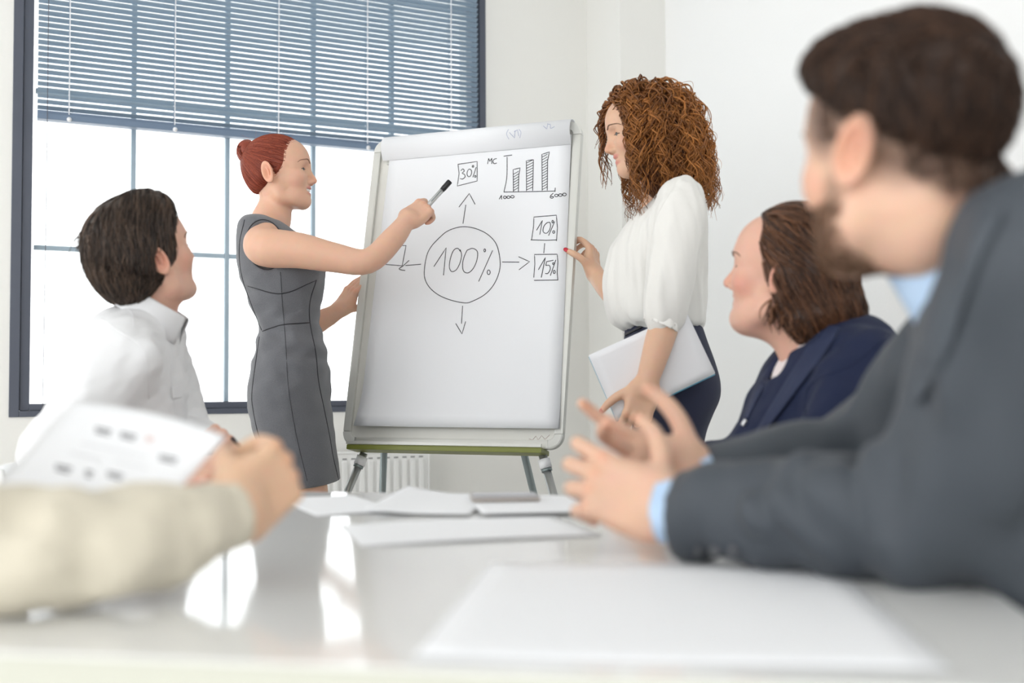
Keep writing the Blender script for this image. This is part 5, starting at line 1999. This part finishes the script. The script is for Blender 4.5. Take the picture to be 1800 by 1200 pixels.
def build_blue_man():
    D = 2.12
    c0 = P(1490, 800, D)
    root = empty('person', (c0[0], D, 0), 'person in a navy jacket seated in profile, second from right', 'person')
    B = Body()
    sc = 1.075
    ang = math.radians(35)
    R0 = yaw_frame((-math.cos(ang), math.sin(ang)), 14)
    R = R0
    o = P(1389, 491, 2.12)
    loc = lambda w: (np.asarray(w) - o) @ R / sc
    hops = head_ops(male=True, jaw=1.08, nose=0.004)
    hops.append((ell((0.03, 0, -0.085), (0.045, 0.045, 0.03)), 0.03, 'u'))
    hops.append((tubep([loc(P(1400, 530, 2.12)), loc(P(1410, 575, 2.12)), loc(P(1440, 625, 2.12))], (0.058, 0.058, 0.07)), 0.035, 'u'))
    B.chunk(hops, 0.0026, SK4, R * sc, o, head_paint(SK4, (0.52, 0.22, 0.19), cheek=(0.66, 0.27, 0.2)))
    B.chunk([(loft(rows([(610, 1410, 1520, .12), (680, 1370, 1560, .16), (800, 1330, 1570, .15), (900, 1330, 1570, .15)], D)), 0, 'u')], 0.01, SK4)
    W1 = P(1216, 826, 1.86)
    arm_hand(B, [P(1330, 822, 1.86), P(1270, 824, 1.86), W1], (0.04, 0.035, 0.028), np.array([-1, -0.1, -0.05]), np.array([0, -0.35, 0.9]), 'L',
             [(18, 30, 20)] * 4, [(0.75, 0.5, -0.3), (0.9, 0.2, -0.3), (0.95, 0, -0.3)], SK4, 0.0035)
    W2 = P(1215, 815, 2.12)
    arm_hand(B, [P(1320, 812, 2.2), P(1270, 812, 2.16), W2], (0.04, 0.035, 0.028), np.array([-1, -0.4, -0.05]), np.array([0, -0.2, 0.9]), 'R',
             [(18, 30, 20)] * 4, [(0.75, 0.5, -0.3), (0.9, 0.2, -0.3), (0.95, 0, -0.3)], SK4, 0.0035)
    core_arm(B, [P(1480, 660, D), P(1520, 646, D - .17), P(1494, 715, D - .22), P(1470, 800, D - .25), P(1300, 823, 1.86)], SK4)
    core_arm(B, [P(1480, 660, D), P(1490, 620, D + .18), P(1440, 720, D + .2), P(1400, 800, D + 0.16), P(1300, 812, 2.18)], SK4)
    B.obj('body', SKIN, root)
    tab = [(553, 1455, 1525, .07), (566, 1425, 1538, .12), (585, 1400, 1552, .150), (610, 1377, 1568, .190), (650, 1346, 1588, .215), (700, 1320, 1600, .208), (750, 1296, 1606, .20),
           (800, 1275, 1608, .198), (860, 1268, 1608, .195), (920, 1275, 1606, .19), (990, 1290, 1604, .185)]
    lo_ = loft(rows(tab, D), 2.25, cap_r=0.02)
    Dn = D - 0.205
    ops = [(lo_, 0, 'u'),
           (tubep([P(1520, 646, Dn + 0.03), P(1494, 715, Dn - 0.02), P(1470, 800, Dn - 0.05)], (0.070, 0.068, 0.064)), 0.035, 'u'),
           (tubep([P(1470, 800, Dn - 0.05), P(1340, 818, 1.86), P(1222, 825, 1.86)], (0.064, 0.054, 0.041), cap=True), 0.03, 'u'),
           (tubep([P(1490, 612, D + .19), P(1440, 720, D + .2), P(1400, 800, D + 0.16)], (0.078, 0.07, 0.06)), 0.035, 'u'),
           (tubep([P(1400, 800, D + 0.16), P(1310, 812, D + 0.08), P(1225, 814, D + 0.01)], (0.06, 0.052, 0.042), cap=True), 0.03, 'u'),
           (ell(P(1408, 588, D - 0.02), (0.062, 0.075, 0.055)), 0.02, 's'),
           (ell(P(1368, 640, D - 0.03), (0.032, 0.050, 0.075), yaw_frame((-1, 0), -32)), 0.01, 's')]
    f1 = fold_noise(41, 0.0038, 36, aniso=(1, 1, 1.3))
    f2 = fold_noise(42, 0.0014, 55)
    jacket = cloth('jacket', ops, 0.005, M_navy_j, root, lambda X: f1(X) + f2(X))
    tab2 = [(560, 1440, 1500, .07), (590, 1402, 1530, .12), (620, 1380, 1545, .16), (660, 1357, 1560, .18), (720, 1335, 1570, .18), (800, 1300, 1570, .17)]
    cloth('shirt', [(loft(rows(tab2, D), 2.2), 0, 'u'), (ell(P(1408, 575, D), (0.055, 0.06, 0.05)), 0.01, 's')], 0.006, M_shirt_p, root, fold_noise(43, 0.0015, 50))
    bv = bvh_of(jacket)
    patch('lapel', bv, [(1452, 566), (1420, 606), (1386, 660), (1352, 716), (1318, 772)], [(1480, 575), (1450, 622), (1412, 672), (1368, 730), (1326, 780)],
          M_lapel_n, jacket, 24, 6, 0.007, 0.005)
    patch('lapel', bv, [(1398, 598), (1368, 640), (1338, 690), (1312, 742)], [(1388, 603), (1352, 640), (1328, 682), (1304, 738)], M_lapel_n, jacket, 18, 4, 0.006, 0.005)
    for px_ in ([(1560, 590), (1500, 640), (1440, 665), (1418, 690), (1415, 740), (1420, 800)],):
        ln = surf_line(bv, px_, 0.0)
        if len(ln) > 4:
            tube('sleeve_seam', ln, 0.0018, M_navy_j, jacket, 5)
    ln = surf_line(bv, [(1306, 748), (1312, 738)], 0.004, 6)
    if len(ln) > 2:
        tube('button', ln, 0.0055, M_steel, jacket, 8)
    # hair swept back over the ears
    cap = [(ell((-0.004, 0, 0.052), (0.103, 0.084, 0.088)), 0, 'u'), (ell((-0.034, 0, -0.008), (0.078, 0.090, 0.080)), 0.04, 'u'),
           (ell((-0.095, 0, -0.045), (0.050, 0.068, 0.046)), 0.04, 'u'), (ell((-0.055, 0, -0.075), (0.052, 0.074, 0.035)), 0.03, 'u'),
           (plane((0.074, 0, 0.098), (0.86, 0, -0.5)), 0.02, 'i'), (plane((0.040, 0, -0.03), (0.95, 0, -0.30)), 0.02, 'i')]
    for s in (-1, 1):
        cap.append((ell((0.085, s * 0.07, 0.075), (0.035, 0.035, 0.04)), 0.02, 's'))
    V, F = surface(cap, 0.0035, fold_noise(16, 0.0025, 75, aniso=(.5, 1.2, 1)))
    hair = obj('hair', fast_mesh('hair', (V * sc) @ R.T + o, F, M_hair_br, True, np.full(len(V), 0.1)), root, label='brown hair combed back over the ears')
    rt = sample_surface(V, F, 2800, 13)

    def df(p):
        d = np.zeros_like(p)
        d[:, 0] = -0.8
        d[:, 2] = -0.45 - 0.5 * (p[:, 2] < 0.02) + 0.5 * (p[:, 2] > 0.1)
        d[:, 1] = 0.25 * np.sign(p[:, 1]) * (p[:, 2] > 0.08)
        return d
    A = groom(cap, rt, df, 9, 0.011, (0.0005, 0.007), 14, 0.12)
    rr = np.random.default_rng(15)
    strand_obj('hair_strands', (A * sc) @ R.T + o, 0.0016, 0.0004, M_hair_br, hair, rr.random(len(A)) ** 1.5, 3, kind='stuff')
    ends = []
    for k in range(240):
        t0 = rr.random()
        s_ = np.array([-0.005 - 0.12 * t0, (0.080 - 0.055 * t0 ** 2) * (1 if rr.random() < .7 else -1), -0.045 - 0.02 * t0]) + rr.normal(size=3) * 0.006
        e_ = s_ + np.array([-0.008 + 0.01 * rr.normal(), 0.003 * rr.normal(), -0.026 - 0.022 * rr.random()])
        cv = np.array([0.012 * rr.normal() - 0.006, 0.006 * rr.normal(), 0])
        t = np.linspace(0, 1, 7)[:, None]
        ends.append(s_ * (1 - t) ** 2 + 2 * ((s_ + e_) / 2 + cv) * t * (1 - t) + e_ * t ** 2)
    strand_obj('hair_ends', (np.array(ends) * sc) @ R.T + o, 0.0022, 0.0004, M_hair_br, hair, rr.random(240), 3, kind='stuff')
    # side lock in front of the ear
    add_eyes(root, R, o, sc, (1, 0, 0))
    lash_brow(root, R, o, sc, M_brow_dark, M_lash, hops)
    seated_legs(root, (c0[0] + .03, D - .1, 0.5), (c0[0] + .03, D + .1, 0.5), (-1, 0.1), M_trouser)
    chair((c0[0] - 0.03, D), (-1, 0.1), 'white meeting chair under the person in the navy jacket', 0.405, 0.34)


build_blue_man()
# ------------------------------------------------------------------ seated man in the grey suit, right foreground
SK5 = (0.73, 0.46, 0.33)
M_suit = mat('grey_suit_wool', (0.047, 0.056, 0.068), 0.65, bump=0.12, bscale=300, sheen=0.05)
M_suit_l = mat('grey_suit_lapel', (0.055, 0.066, 0.080), 0.65, bump=0.12, bscale=300)
M_shirt_b = mat('light_blue_shirt', (0.50, 0.66, 0.86), 0.75, bump=0.05, bscale=80)
M_hair_gm = hair_mat('dark_short_hair', (0.016, 0.008, 0.005), (0.085, 0.042, 0.024), 0.6)
M_beard = hair_mat('brown_beard', (0.06, 0.03, 0.018), (0.22, 0.12, 0.07), 0.6)
M_suit_dark = mat('dark_suit_trousers', (0.02, 0.021, 0.028), 0.85)
M_button = mat('horn_button', (0.12, 0.12, 0.13), 0.35)


def build_grey_man():
    fw = unit([-0.9, 0.42, 0])
    Rb = yaw_frame(fw)
    bo = np.array([0.60, 1.12, 0.0])
    root = empty('person', bo, 'person in a grey suit and blue shirt gesturing with both hands, largest figure at right', 'person')
    B = Body()
    a = math.radians(64)
    R = yaw_frame((-math.cos(a), math.sin(a)), 8)
    o = P(1597, 286, 1.035)
    loc = lambda w: (np.asarray(w) - o) @ R
    hops = head_ops(male=True, jaw=1.05)
    nb = np.array([0.475, 1.065, 1.045])
    hops.append((tubep([loc(o + np.array([0.01, 0.0, -0.05])), loc(o * .5 + nb * .5 + np.array([0.012, 0, 0])), loc(nb)], (0.060, 0.060, 0.075)), 0.035, 'u'))
    beard = (0.30, 0.175, 0.115)
    fade = (0.10, 0.058, 0.04)
    paint = head_paint(SK5, (0.5, 0.25, 0.2))
    paint[0:2] = [((0.088, 0, -0.058), (0.03, 0.026, 0.016), (0.5, 0.25, 0.2), 0.7)]
    bd = [((0.05, s * 0.045, -0.075), (0.055, 0.04, 0.042), beard, 0.92) for s in (-1, 1)] + \
         [((0.02, s * 0.062, -0.045), (0.032, 0.025, 0.05), beard, 0.8) for s in (-1, 1)] + [((0.085, 0, -0.085), (0.04, 0.045, 0.035), beard, 0.92), ((0.10, 0, -0.045), (0.02, 0.03, 0.008), beard, 0.7)] + \
         [((-0.045, s * 0.05, 0.025), (0.075, 0.05, 0.060), fade, 0.85) for s in (-1, 1)] + [((0.040, s * 0.066, 0.045), (0.045, 0.035, 0.055), fade, 0.85) for s in (-1, 1)] + \
         [((-0.085, 0, 0.0), (0.05, 0.07, 0.055), fade, 0.85)]
    B.chunk(hops, 0.0026, SK5, R, o, paint[:1] + bd + paint[1:])
    loft_rows = lambda k: [(.45, -.06, 0, .13 * k, .18 * k), (.6, -.03, 0, .13 * k, .175 * k), (.75, .0, 0, .125 * k, .185 * k), (.9, .035, 0, .125 * k, .20 * k), (1.0, .058, 0, .115 * k, .195 * k)]
    B.chunk([(loft(loft_rows(0.8) + [(1.05, .06, 0, .07, .12)], 2.2, Rb, bo), 0, 'u')], 0.01, SK5)
    # left hand, nearest: back of the hand to the camera, fingers loosely curled
    S1, E1, W1 = np.array([0.465, 0.945, 1.045]), P(1650, 907, 1.075), P(1172, 898, 1.235)
    tipsL, _ = arm_hand(B, [E1, (E1 + W1) / 2, W1], (0.045, 0.042, 0.030), P(1050, 850, 1.27) - P(1172, 898, 1.235), np.array([0.12, -1, 0.10]), 'L',
                        [(20, 42, 25), (30, 50, 30), (38, 55, 30), (44, 55, 30)], [(0.35, 0.75, -0.35), (0.62, 0.6, -0.35), (0.85, 0.4, -0.3)], SK5, 0.0026, hs=1.02, spread=(10, 3, -4, -12))
    # right hand behind, open
    E2_, W2 = P(1545, 800, 1.42), P(1232, 846, 1.37)
    arm_hand(B, [E2_, (E2_ + W2) / 2, W2], (0.045, 0.042, 0.030), P(1010, 775, 1.36) - W2, np.array([0.15, 0.75, -0.35]), 'R',
             [(6, 14, 12), (30, 38, 20), (14, 26, 16), (40, 40, 20)], [(0.45, 0.75, 0.05), (0.72, 0.62, 0.05), (0.9, 0.35, 0.0)], SK5, 0.0026, hs=1.02, spread=(8, 0, -8, -14))
    S2 = np.array([0.605, 1.285, 1.03])
    core_arm(B, [bo + UP * .95 + fw * .04, S1, (S1 + E1) / 2, E1], SK5)
    core_arm(B, [bo + UP * .95 + fw * .04, S2, (S2 + E2_) / 2, E2_], SK5)
    B.obj('body', SKIN, root)
    # jacket
    ops = [(loft(loft_rows(1.0) + [(1.055, .066, 0, .095, .165), (1.095, .066, 0, .062, .10)], 2.3, Rb, bo, cap_r=0.03), 0, 'u')]
    ops.append((tubep([S1, S1 * .5 + E1 * .5 + np.array([0.01, -0.008, 0]), E1], (0.088, 0.080, 0.069)), 0.04, 'u'))
    ops.append((tubep([E1, E1 * .62 + W1 * .38, E1 * .28 + W1 * .72, E1 * .04 + W1 * .96], (0.068, 0.063, 0.055, 0.046), cap=True), 0.03, 'u'))
    S2 = np.array([0.605, 1.285, 1.03])
    ops.append((tubep([S2, S2 * .5 + E2_ * .5 + np.array([-0.01, 0.01, 0]), E2_], (0.085, 0.078, 0.066)), 0.04, 'u'))
    ops.append((tubep([E2_, E2_ * .5 + W2 * .5, E2_ * .04 + W2 * .96], (0.066, 0.056, 0.045), cap=True), 0.03, 'u'))
    ops.append((ell(nb + np.array([-0.03, 0.015, 0.04]), (0.085, 0.085, 0.06)), 0.02, 's'))
    ops.append((ell(nb + np.array([-0.04, -0.065, 0.03]), (0.07, 0.055, 0.065)), 0.015, 's'))
    # sleeve folds
    base = list(ops)
    fl_ = [[(1268, 846), (1282, 890), (1330, 950)], [(1345, 838), (1372, 890), (1440, 965)], [(1478, 800), (1500, 870), (1560, 960)],
           [(1535, 770), (1560, 850), (1610, 960)], [(1590, 740), (1640, 820), (1690, 930)], [(1420, 815), (1435, 850), (1450, 900)]]
    for ln in fl_:
        q = smooth_line(ln, 5)
        w = project(base, np.array([P(x, y, 1.08) for x, y in q]), 6, 0.0)
        n = len(w)
        ops.append((tubep(w, 0.0165 * np.sin(np.linspace(0.3, math.pi - 0.3, n)), 2), 0.012, 'u'))
    f1 = fold_noise(51, 0.0040, 38)
    ua = unit(W1 - E1)
    rk = np.random.default_rng(53)
    kk = [(ua * rk.uniform(60, 95) + rk.normal(size=3) * 28).astype(F32) for _ in range(4)]

    def sleeve_folds(X):
        t_ = np.clip((X - E1.astype(F32)) @ ua.astype(F32) / 0.28, -0.3, 1)
        near_ = np.exp(-(((X[:, 1] - (1.07 + 0.15 * np.clip(t_, 0, 1))) / 0.12) ** 2)) * (X[:, 2] < 0.93) * np.clip(1.1 - np.abs(t_ - 0.3), 0, 1)
        s_ = 0
        for i_ in range(4):
            s_ = s_ + np.sin(X @ kk[i_] + i_ * 1.7 + 0.9 * np.sin(X @ kk[(i_ + 1) % 4] * 0.5))
        return (f1(X) + 0.0042 * near_ * s_ / 1.6).astype(F32)
    jacket = cloth('jacket', ops, 0.005, M_suit, root, sleeve_folds)
    # shirt: cuffs and collar
    uL, uR = unit(W1 - E1), unit(W2 - E2_)
    sh = cloth('shirt', [(loft([(.6, -.03, 0, .1, .13), (.9, .04, 0, .108, .17), (1.0, .064, 0, .10, .16), (1.06, .07, 0, .07, .10)], 2.2, Rb, bo), 0, 'u'),
                         (ell(nb + np.array([-0.03, 0.015, 0.05]), (0.07, 0.07, 0.05)), 0.01, 's')], 0.007, M_shirt_b, root)
    for W_, u_, nm in ((W1, uL, 'shirt_cuff'), (W2, uR, 'shirt_cuff')):
        cloth(nm, [(cone(W_ - u_ * 0.05, W_ + u_ * 0.006, 0.0385, 0.0365, True), 0, 'u'), (cone(W_ - u_ * 0.03, W_ + u_ * 0.03, 0.0335, 0.0335), 0.001, 's')], 0.003, M_shirt_b, sh)
    Rc = np.stack([unit(fw * math.cos(.55) - UP * math.sin(.55)), Rb[:, 1], unit(np.cross(unit(fw * math.cos(.55) - UP * math.sin(.55)), Rb[:, 1]))], 1)
    collar('shirt_collar', nb + np.array([-0.006, 0.002, 0.014]), Rc, (0.076, 0.084), (0.042, 0.036), 0.046, 0.30, M_shirt_b, sh, 0.010, 0.0025, 0.03)
    collar('jacket_collar', nb + np.array([-0.002, 0.0, -0.006]), Rc, (0.088, 0.090), (0.030, 0.022), 0.05, 1.75, M_suit_l, jacket, 0.016, 0.004, 0.0)
    bv = bvh_of(jacket)
    patch('lapel', bv, [(1742, 372), (1690, 455), (1645, 545), (1610, 630), (1596, 690)], [(1765, 370), (1726, 450), (1694, 540), (1664, 625), (1612, 715)], M_suit_l, jacket, 22, 6, 0.007, 0.005)
    for x_ in (1226, 1258, 1290):
        ln = surf_line(bv, [(x_ - 3, 968), (x_ + 3, 968.5)], 0.003, 4)
        if len(ln) > 2:
            tube('sleeve_button', ln, 0.0055, M_button, jacket, 10)
    # hair, short on the sides and fuller on top
    cap = [(ell((0.006, 0, 0.054), (0.106, 0.081, 0.089)), 0, 'u'), (ell((0.070, 0, 0.095), (0.052, 0.062, 0.036)), 0.03, 'u'),
           (plane((0.05, 0, 0.052), (0.42, 0, -0.9)), 0.02, 'i'), (plane((0.108, 0, 0.08), (0.9, 0, -0.43)), 0.015, 'i')]
    V, F = surface(cap, 0.0035, fold_noise(26, 0.0015, 80))
    hair = obj('hair', fast_mesh('hair', V @ R.T + o, F, M_hair_gm, True, np.full(len(V), 0.12)), root, label='short dark brown hair')
    rt = sample_surface(V, F, 2400, 23)

    def df(p):
        d = np.zeros_like(p)
        top = np.clip((p[:, 2] - 0.07) / 0.05, 0, 1)
        d[:, 0] = 0.9 * top - 0.2
        d[:, 1] = -0.5 * top * np.sign(R[1, 1])
        d[:, 2] = -0.8 * (1 - top)
        return d
    rr = np.random.default_rng(25)
    A = groom(cap, rt, df, 6, 0.0055, (0.0005, 0.006), 24, 0.25)
    strand_obj('hair_strands', A @ R.T + o, 0.0012, 0.0003, M_hair_gm, hair, rr.random(len(A)) ** 1.5, 3, kind='stuff')
    # cropped sides and beard
    Vh, Fh = surface(hops, 0.005)
    side = sample_surface(Vh, Fh, 2600, 33, lambda c: (c[:, 2] > -0.045 - 0.1 * (c[:, 0] < -0.06)) & (c[:, 2] < 0.07) & (c[:, 0] < 0.045) & (np.abs(c[:, 1]) < 0.079)
                          & ~((c[:, 0] > -0.045) & (c[:, 2] < 0.036) & (c[:, 0] < 0.02)) & ~((c[:, 0] > 0.0) & (c[:, 2] < 0.02)) & (c[:, 2] > -0.03 + 0.45 * (c[:, 0] + 0.07)))
    dn = np.tile(np.array([-0.3, 0, -0.9]), (1, 1))
    A = groom(hops, side, lambda p: np.repeat(dn, len(p), 0), 4, 0.0024, (0.0002, 0.0016), 34, 0.2)
    strand_obj('cropped_sides', A @ R.T + o, 0.0004, 0.0002, M_hair_gm, hair, rr.random(len(A)) * 0.6, 3, kind='stuff')
    bdp = sample_surface(Vh, Fh, 2600, 35, lambda c: (c[:, 2] < -0.035) & (c[:, 2] > -0.108) & (c[:, 0] > 0.0) & (c[:, 2] < -0.03 - 0.35 * np.maximum(0, c[:, 0] - 0.02)) & ((c[:, 0] < 0.085) | (c[:, 2] < -0.075)))
    A = groom(hops, bdp, lambda p: np.repeat(np.array([[0.2, 0, -0.9]]), len(p), 0), 4, 0.003, (0.0002, 0.0035), 36, 0.35)
    strand_obj('beard', A @ R.T + o, 0.0005, 0.0002, M_beard, root, 0.4 + 0.6 * rr.random(len(A)), 3, kind='stuff')
    add_eyes(root, R, o, 1.0, (1, 0, 0))
    lash_brow(root, R, o, 1.0, M_brow_dark, M_lash, hops)
    lft = Rb[:, 1]
    hp = bo - fw * 0.06
    seated_legs(root, hp + lft * 0.1 + UP * .5, hp - lft * 0.1 + UP * .5, fw, M_suit_dark, r=0.072)
    chair((hp - fw * 0.0)[:2], fw, 'white meeting chair under the person in the grey suit', 0.405, 0.34)


build_grey_man()
# ------------------------------------------------------------------ woman at the left edge holding a printed sheet
SK6 = (0.74, 0.48, 0.32)
M_cream = mat('cream_blouse', (0.62, 0.57, 0.46), 0.8, bump=0.08, bscale=30, sheen=0.15)


def build_left_woman():
    bo = np.array([-0.93, 1.0, 0.0])
    f = unit([1, 0.12, 0])
    Rb = yaw_frame(f)
    root = empty('person', bo, 'person in a cream sleeve at the left edge holding up a printed sheet', 'person')
    B = Body()
    o = bo + f * 0.06 + UP * 1.27
    R = yaw_frame((0.9, 0.45), 4)
    loc = lambda w: (np.asarray(w) - o) @ R
    hops = head_ops()
    nb = bo + UP * 1.10
    hops.append((tubep([loc(o - UP * .05), loc(o * .5 + nb * .5), loc(nb)], (0.048, 0.048, 0.06)), 0.03, 'u'))
    B.chunk(hops, 0.0035, SK6, R, o, head_paint(SK6, (0.6, 0.22, 0.2)))
    B.chunk([(loft([(.45, -.02, 0, .1, .14), (.7, .0, 0, .09, .12), (.9, .02, 0, .1, .14), (1.08, 0, 0, .06, .1)], 2.2, Rb, bo), 0, 'u')], 0.01, SK6)
    W1 = P(412, 903, 1.075)
    arm = [P(250, 945, 1.0), P(340, 922, 1.04), W1]
    arm_hand(B, arm, (0.026, 0.026, 0.0255), np.array([0.42, 0.76, 0.46]), np.array([0.80, -0.52, 0.20]), 'R',
             [(62, 72, 35), (66, 76, 35), (70, 78, 35), (72, 78, 35)], [(0.70, 0.35, -0.62), (0.72, -0.05, -0.70), (0.45, -0.2, -0.87)], SK6, 0.0026, hs=0.93)
    El = bo + Rb @ np.array([0.2, 0.24, 0.80])
    Wl = P(-260, 870, 1.18)
    arm_hand(B, [El, (El + Wl) / 2, Wl], (0.036, 0.032, 0.0255), np.array([0.8, 0.0, 0.3]), np.array([0, 0.5, 0.8]), 'L', [(30, 50, 30)] * 4,
             [(0.7, 0.5, -0.4), (0.85, 0.2, -0.4), (0.9, 0, -0.3)], SK6, 0.004, hs=0.93)
    S1 = bo + Rb @ np.array([0.0, -0.17, 1.03])
    core_arm(B, [bo + UP * .98, S1, P(-55, 973, 0.945), P(90, 966, 0.955), P(260, 944, 1.0)], SK6)
    core_arm(B, [bo + UP * .98, bo + Rb @ np.array([0.0, 0.17, 1.03]), El], SK6)
    B.obj('body', SKIN, root)
    S1 = bo + Rb @ np.array([0.0, -0.17, 1.03])
    E1 = P(-55, 973, 0.945)
    S2 = bo + Rb @ np.array([0.0, 0.17, 1.03])
    ops = [(loft([(.44, -.02, 0, .13, .18), (.6, -.01, 0, .12, .16), (.75, .0, 0, .115, .15), (.9, .02, 0, .125, .165), (1.0, .01, 0, .11, .175), (1.06, 0, 0, .085, .14), (1.09, 0, 0, .06, .09)], 2.3, Rb, bo), 0, 'u'),
           (tubep([S1, (S1 + E1) / 2 + np.array([0, -.01, -.01]), E1], (0.066, 0.060, 0.053)), 0.04, 'u'),
           (tubep([E1, P(90, 966, 0.955), P(250, 946, 1.0), P(340, 924, 1.04), P(404, 906, 1.07)], (0.053, 0.053, 0.050, 0.042, 0.032), cap=True), 0.03, 'u'),
           (tubep([S2, (S2 + El) / 2, El], (0.066, 0.06, 0.052)), 0.04, 'u'), (tubep([El, (El + Wl) / 2, Wl], (0.05, 0.042, 0.032), cap=True), 0.03, 'u')]
    f1 = fold_noise(61, 0.0045, 40)
    f2 = fold_noise(62, 0.0014, 80)
    bl = cloth('blouse', ops, 0.005, M_cream, root, lambda X: f1(X) + f2(X))
    u_ = unit(P(404, 906, 1.07) - P(340, 924, 1.04))
    cloth('cuff', [(cone(P(404, 906, 1.07) - u_ * 0.028, P(404, 906, 1.07) + u_ * 0.008, 0.0345, 0.0335, True), 0, 'u'),
                   (cone(P(404, 906, 1.07) - u_ * 0.01, P(404, 906, 1.07) + u_ * 0.05, 0.0295, 0.0295), 0.001, 's')], 0.003, M_cream, bl)
    cap = [(ell((-0.004, 0, 0.05), (0.106, 0.084, 0.09)), 0, 'u'), (ell((-0.04, 0, -0.06), (0.075, 0.09, 0.12)), 0.04, 'u'), (plane((0.09, 0, 0.08), (0.85, 0, -0.5)), 0.02, 'i'),
           (ell((0.1, 0, -0.06), (0.09, 0.075, 0.1)), 0.02, 's')]
    V, F = surface(cap, 0.0045)
    hair = obj('hair', fast_mesh('hair', V @ R.T + o, F, M_hair_br, True, np.full(len(V), 0.2)), root, label='brown shoulder-length hair')
    rt = sample_surface(V, F, 700, 63)
    A = groom(cap, rt, lambda p: np.repeat(np.array([[-0.3, 0, -0.9]]), len(p), 0), 8, 0.013, (0.0005, 0.005), 64, 0.1)
    strand_obj('hair_strands', A @ R.T + o, 0.0018, 0.0005, M_hair_br, hair, np.random.default_rng(65).random(len(A)), 3, kind='stuff')
    add_eyes(root, R, o)
    lash_brow(root, R, o, 1.0, M_brow_dark, M_lash, hops)
    lft = Rb[:, 1]
    seated_legs(root, bo + lft * .09 + UP * .49 - f * .03, bo - lft * .09 + UP * .49 - f * .03, f, M_trouser, r=0.066)
    chair(bo[:2] + f[:2] * 0.0, f, 'white meeting chair at the left edge under the person in cream', 0.405, 0.34)
    # printed sheet held up
    c4 = [P(132, 704, 1.25), P(398, 766, 1.17), P(278, 902, 1.10), P(-20, 868, 1.13)]
    doc = empty('printed_sheet', c4[2], 'white sheet with small printed boxes held above the table at left', 'paper')
    sm = sheet_mesh('sheet', c4, lambda u, v: np.array([0, 0.012 * math.sin(math.pi * u), 0.006 * math.sin(math.pi * u)]), M_paper, 14)
    so = obj('sheet', sm, doc)
    bv = bvh_of(so)
    for x, y, w, h, m in ((182, 758, 30, 11, M_print), (226, 767, 30, 11, M_print), (264, 772, 18, 10, M_print_r), (296, 807, 34, 11, M_print), (112, 824, 30, 12, M_print),
                          (157, 833, 15, 13, M_print), (203, 836, 30, 11, M_print)):
        sx = 0.22
        for k in range(2):
            yy = y - h / 2 + k * h * 0.55
            patch('printed_line', bv, [(x - w / 2, yy - w / 2 * sx), (x + w / 2 - 4 * k, yy + w / 2 * sx)], [(x - w / 2, yy - w / 2 * sx + h * .38), (x + w / 2 - 4 * k, yy + w / 2 * sx + h * .38)], m, doc, 6, 2, 0.0007, 0.0006)
    for x, y, w in ((200, 790, 120), (230, 815, 60), (150, 800, 60)):
        patch('printed_rule', bv, [(x - w / 2, y - w / 2 * .22), (x + w / 2, y + w / 2 * .22)], [(x - w / 2, y - w / 2 * .22 + 1.5), (x + w / 2, y + w / 2 * .22 + 1.5)], M_print_l, doc, 8, 1, 0.0007, 0.0006)


build_left_woman()
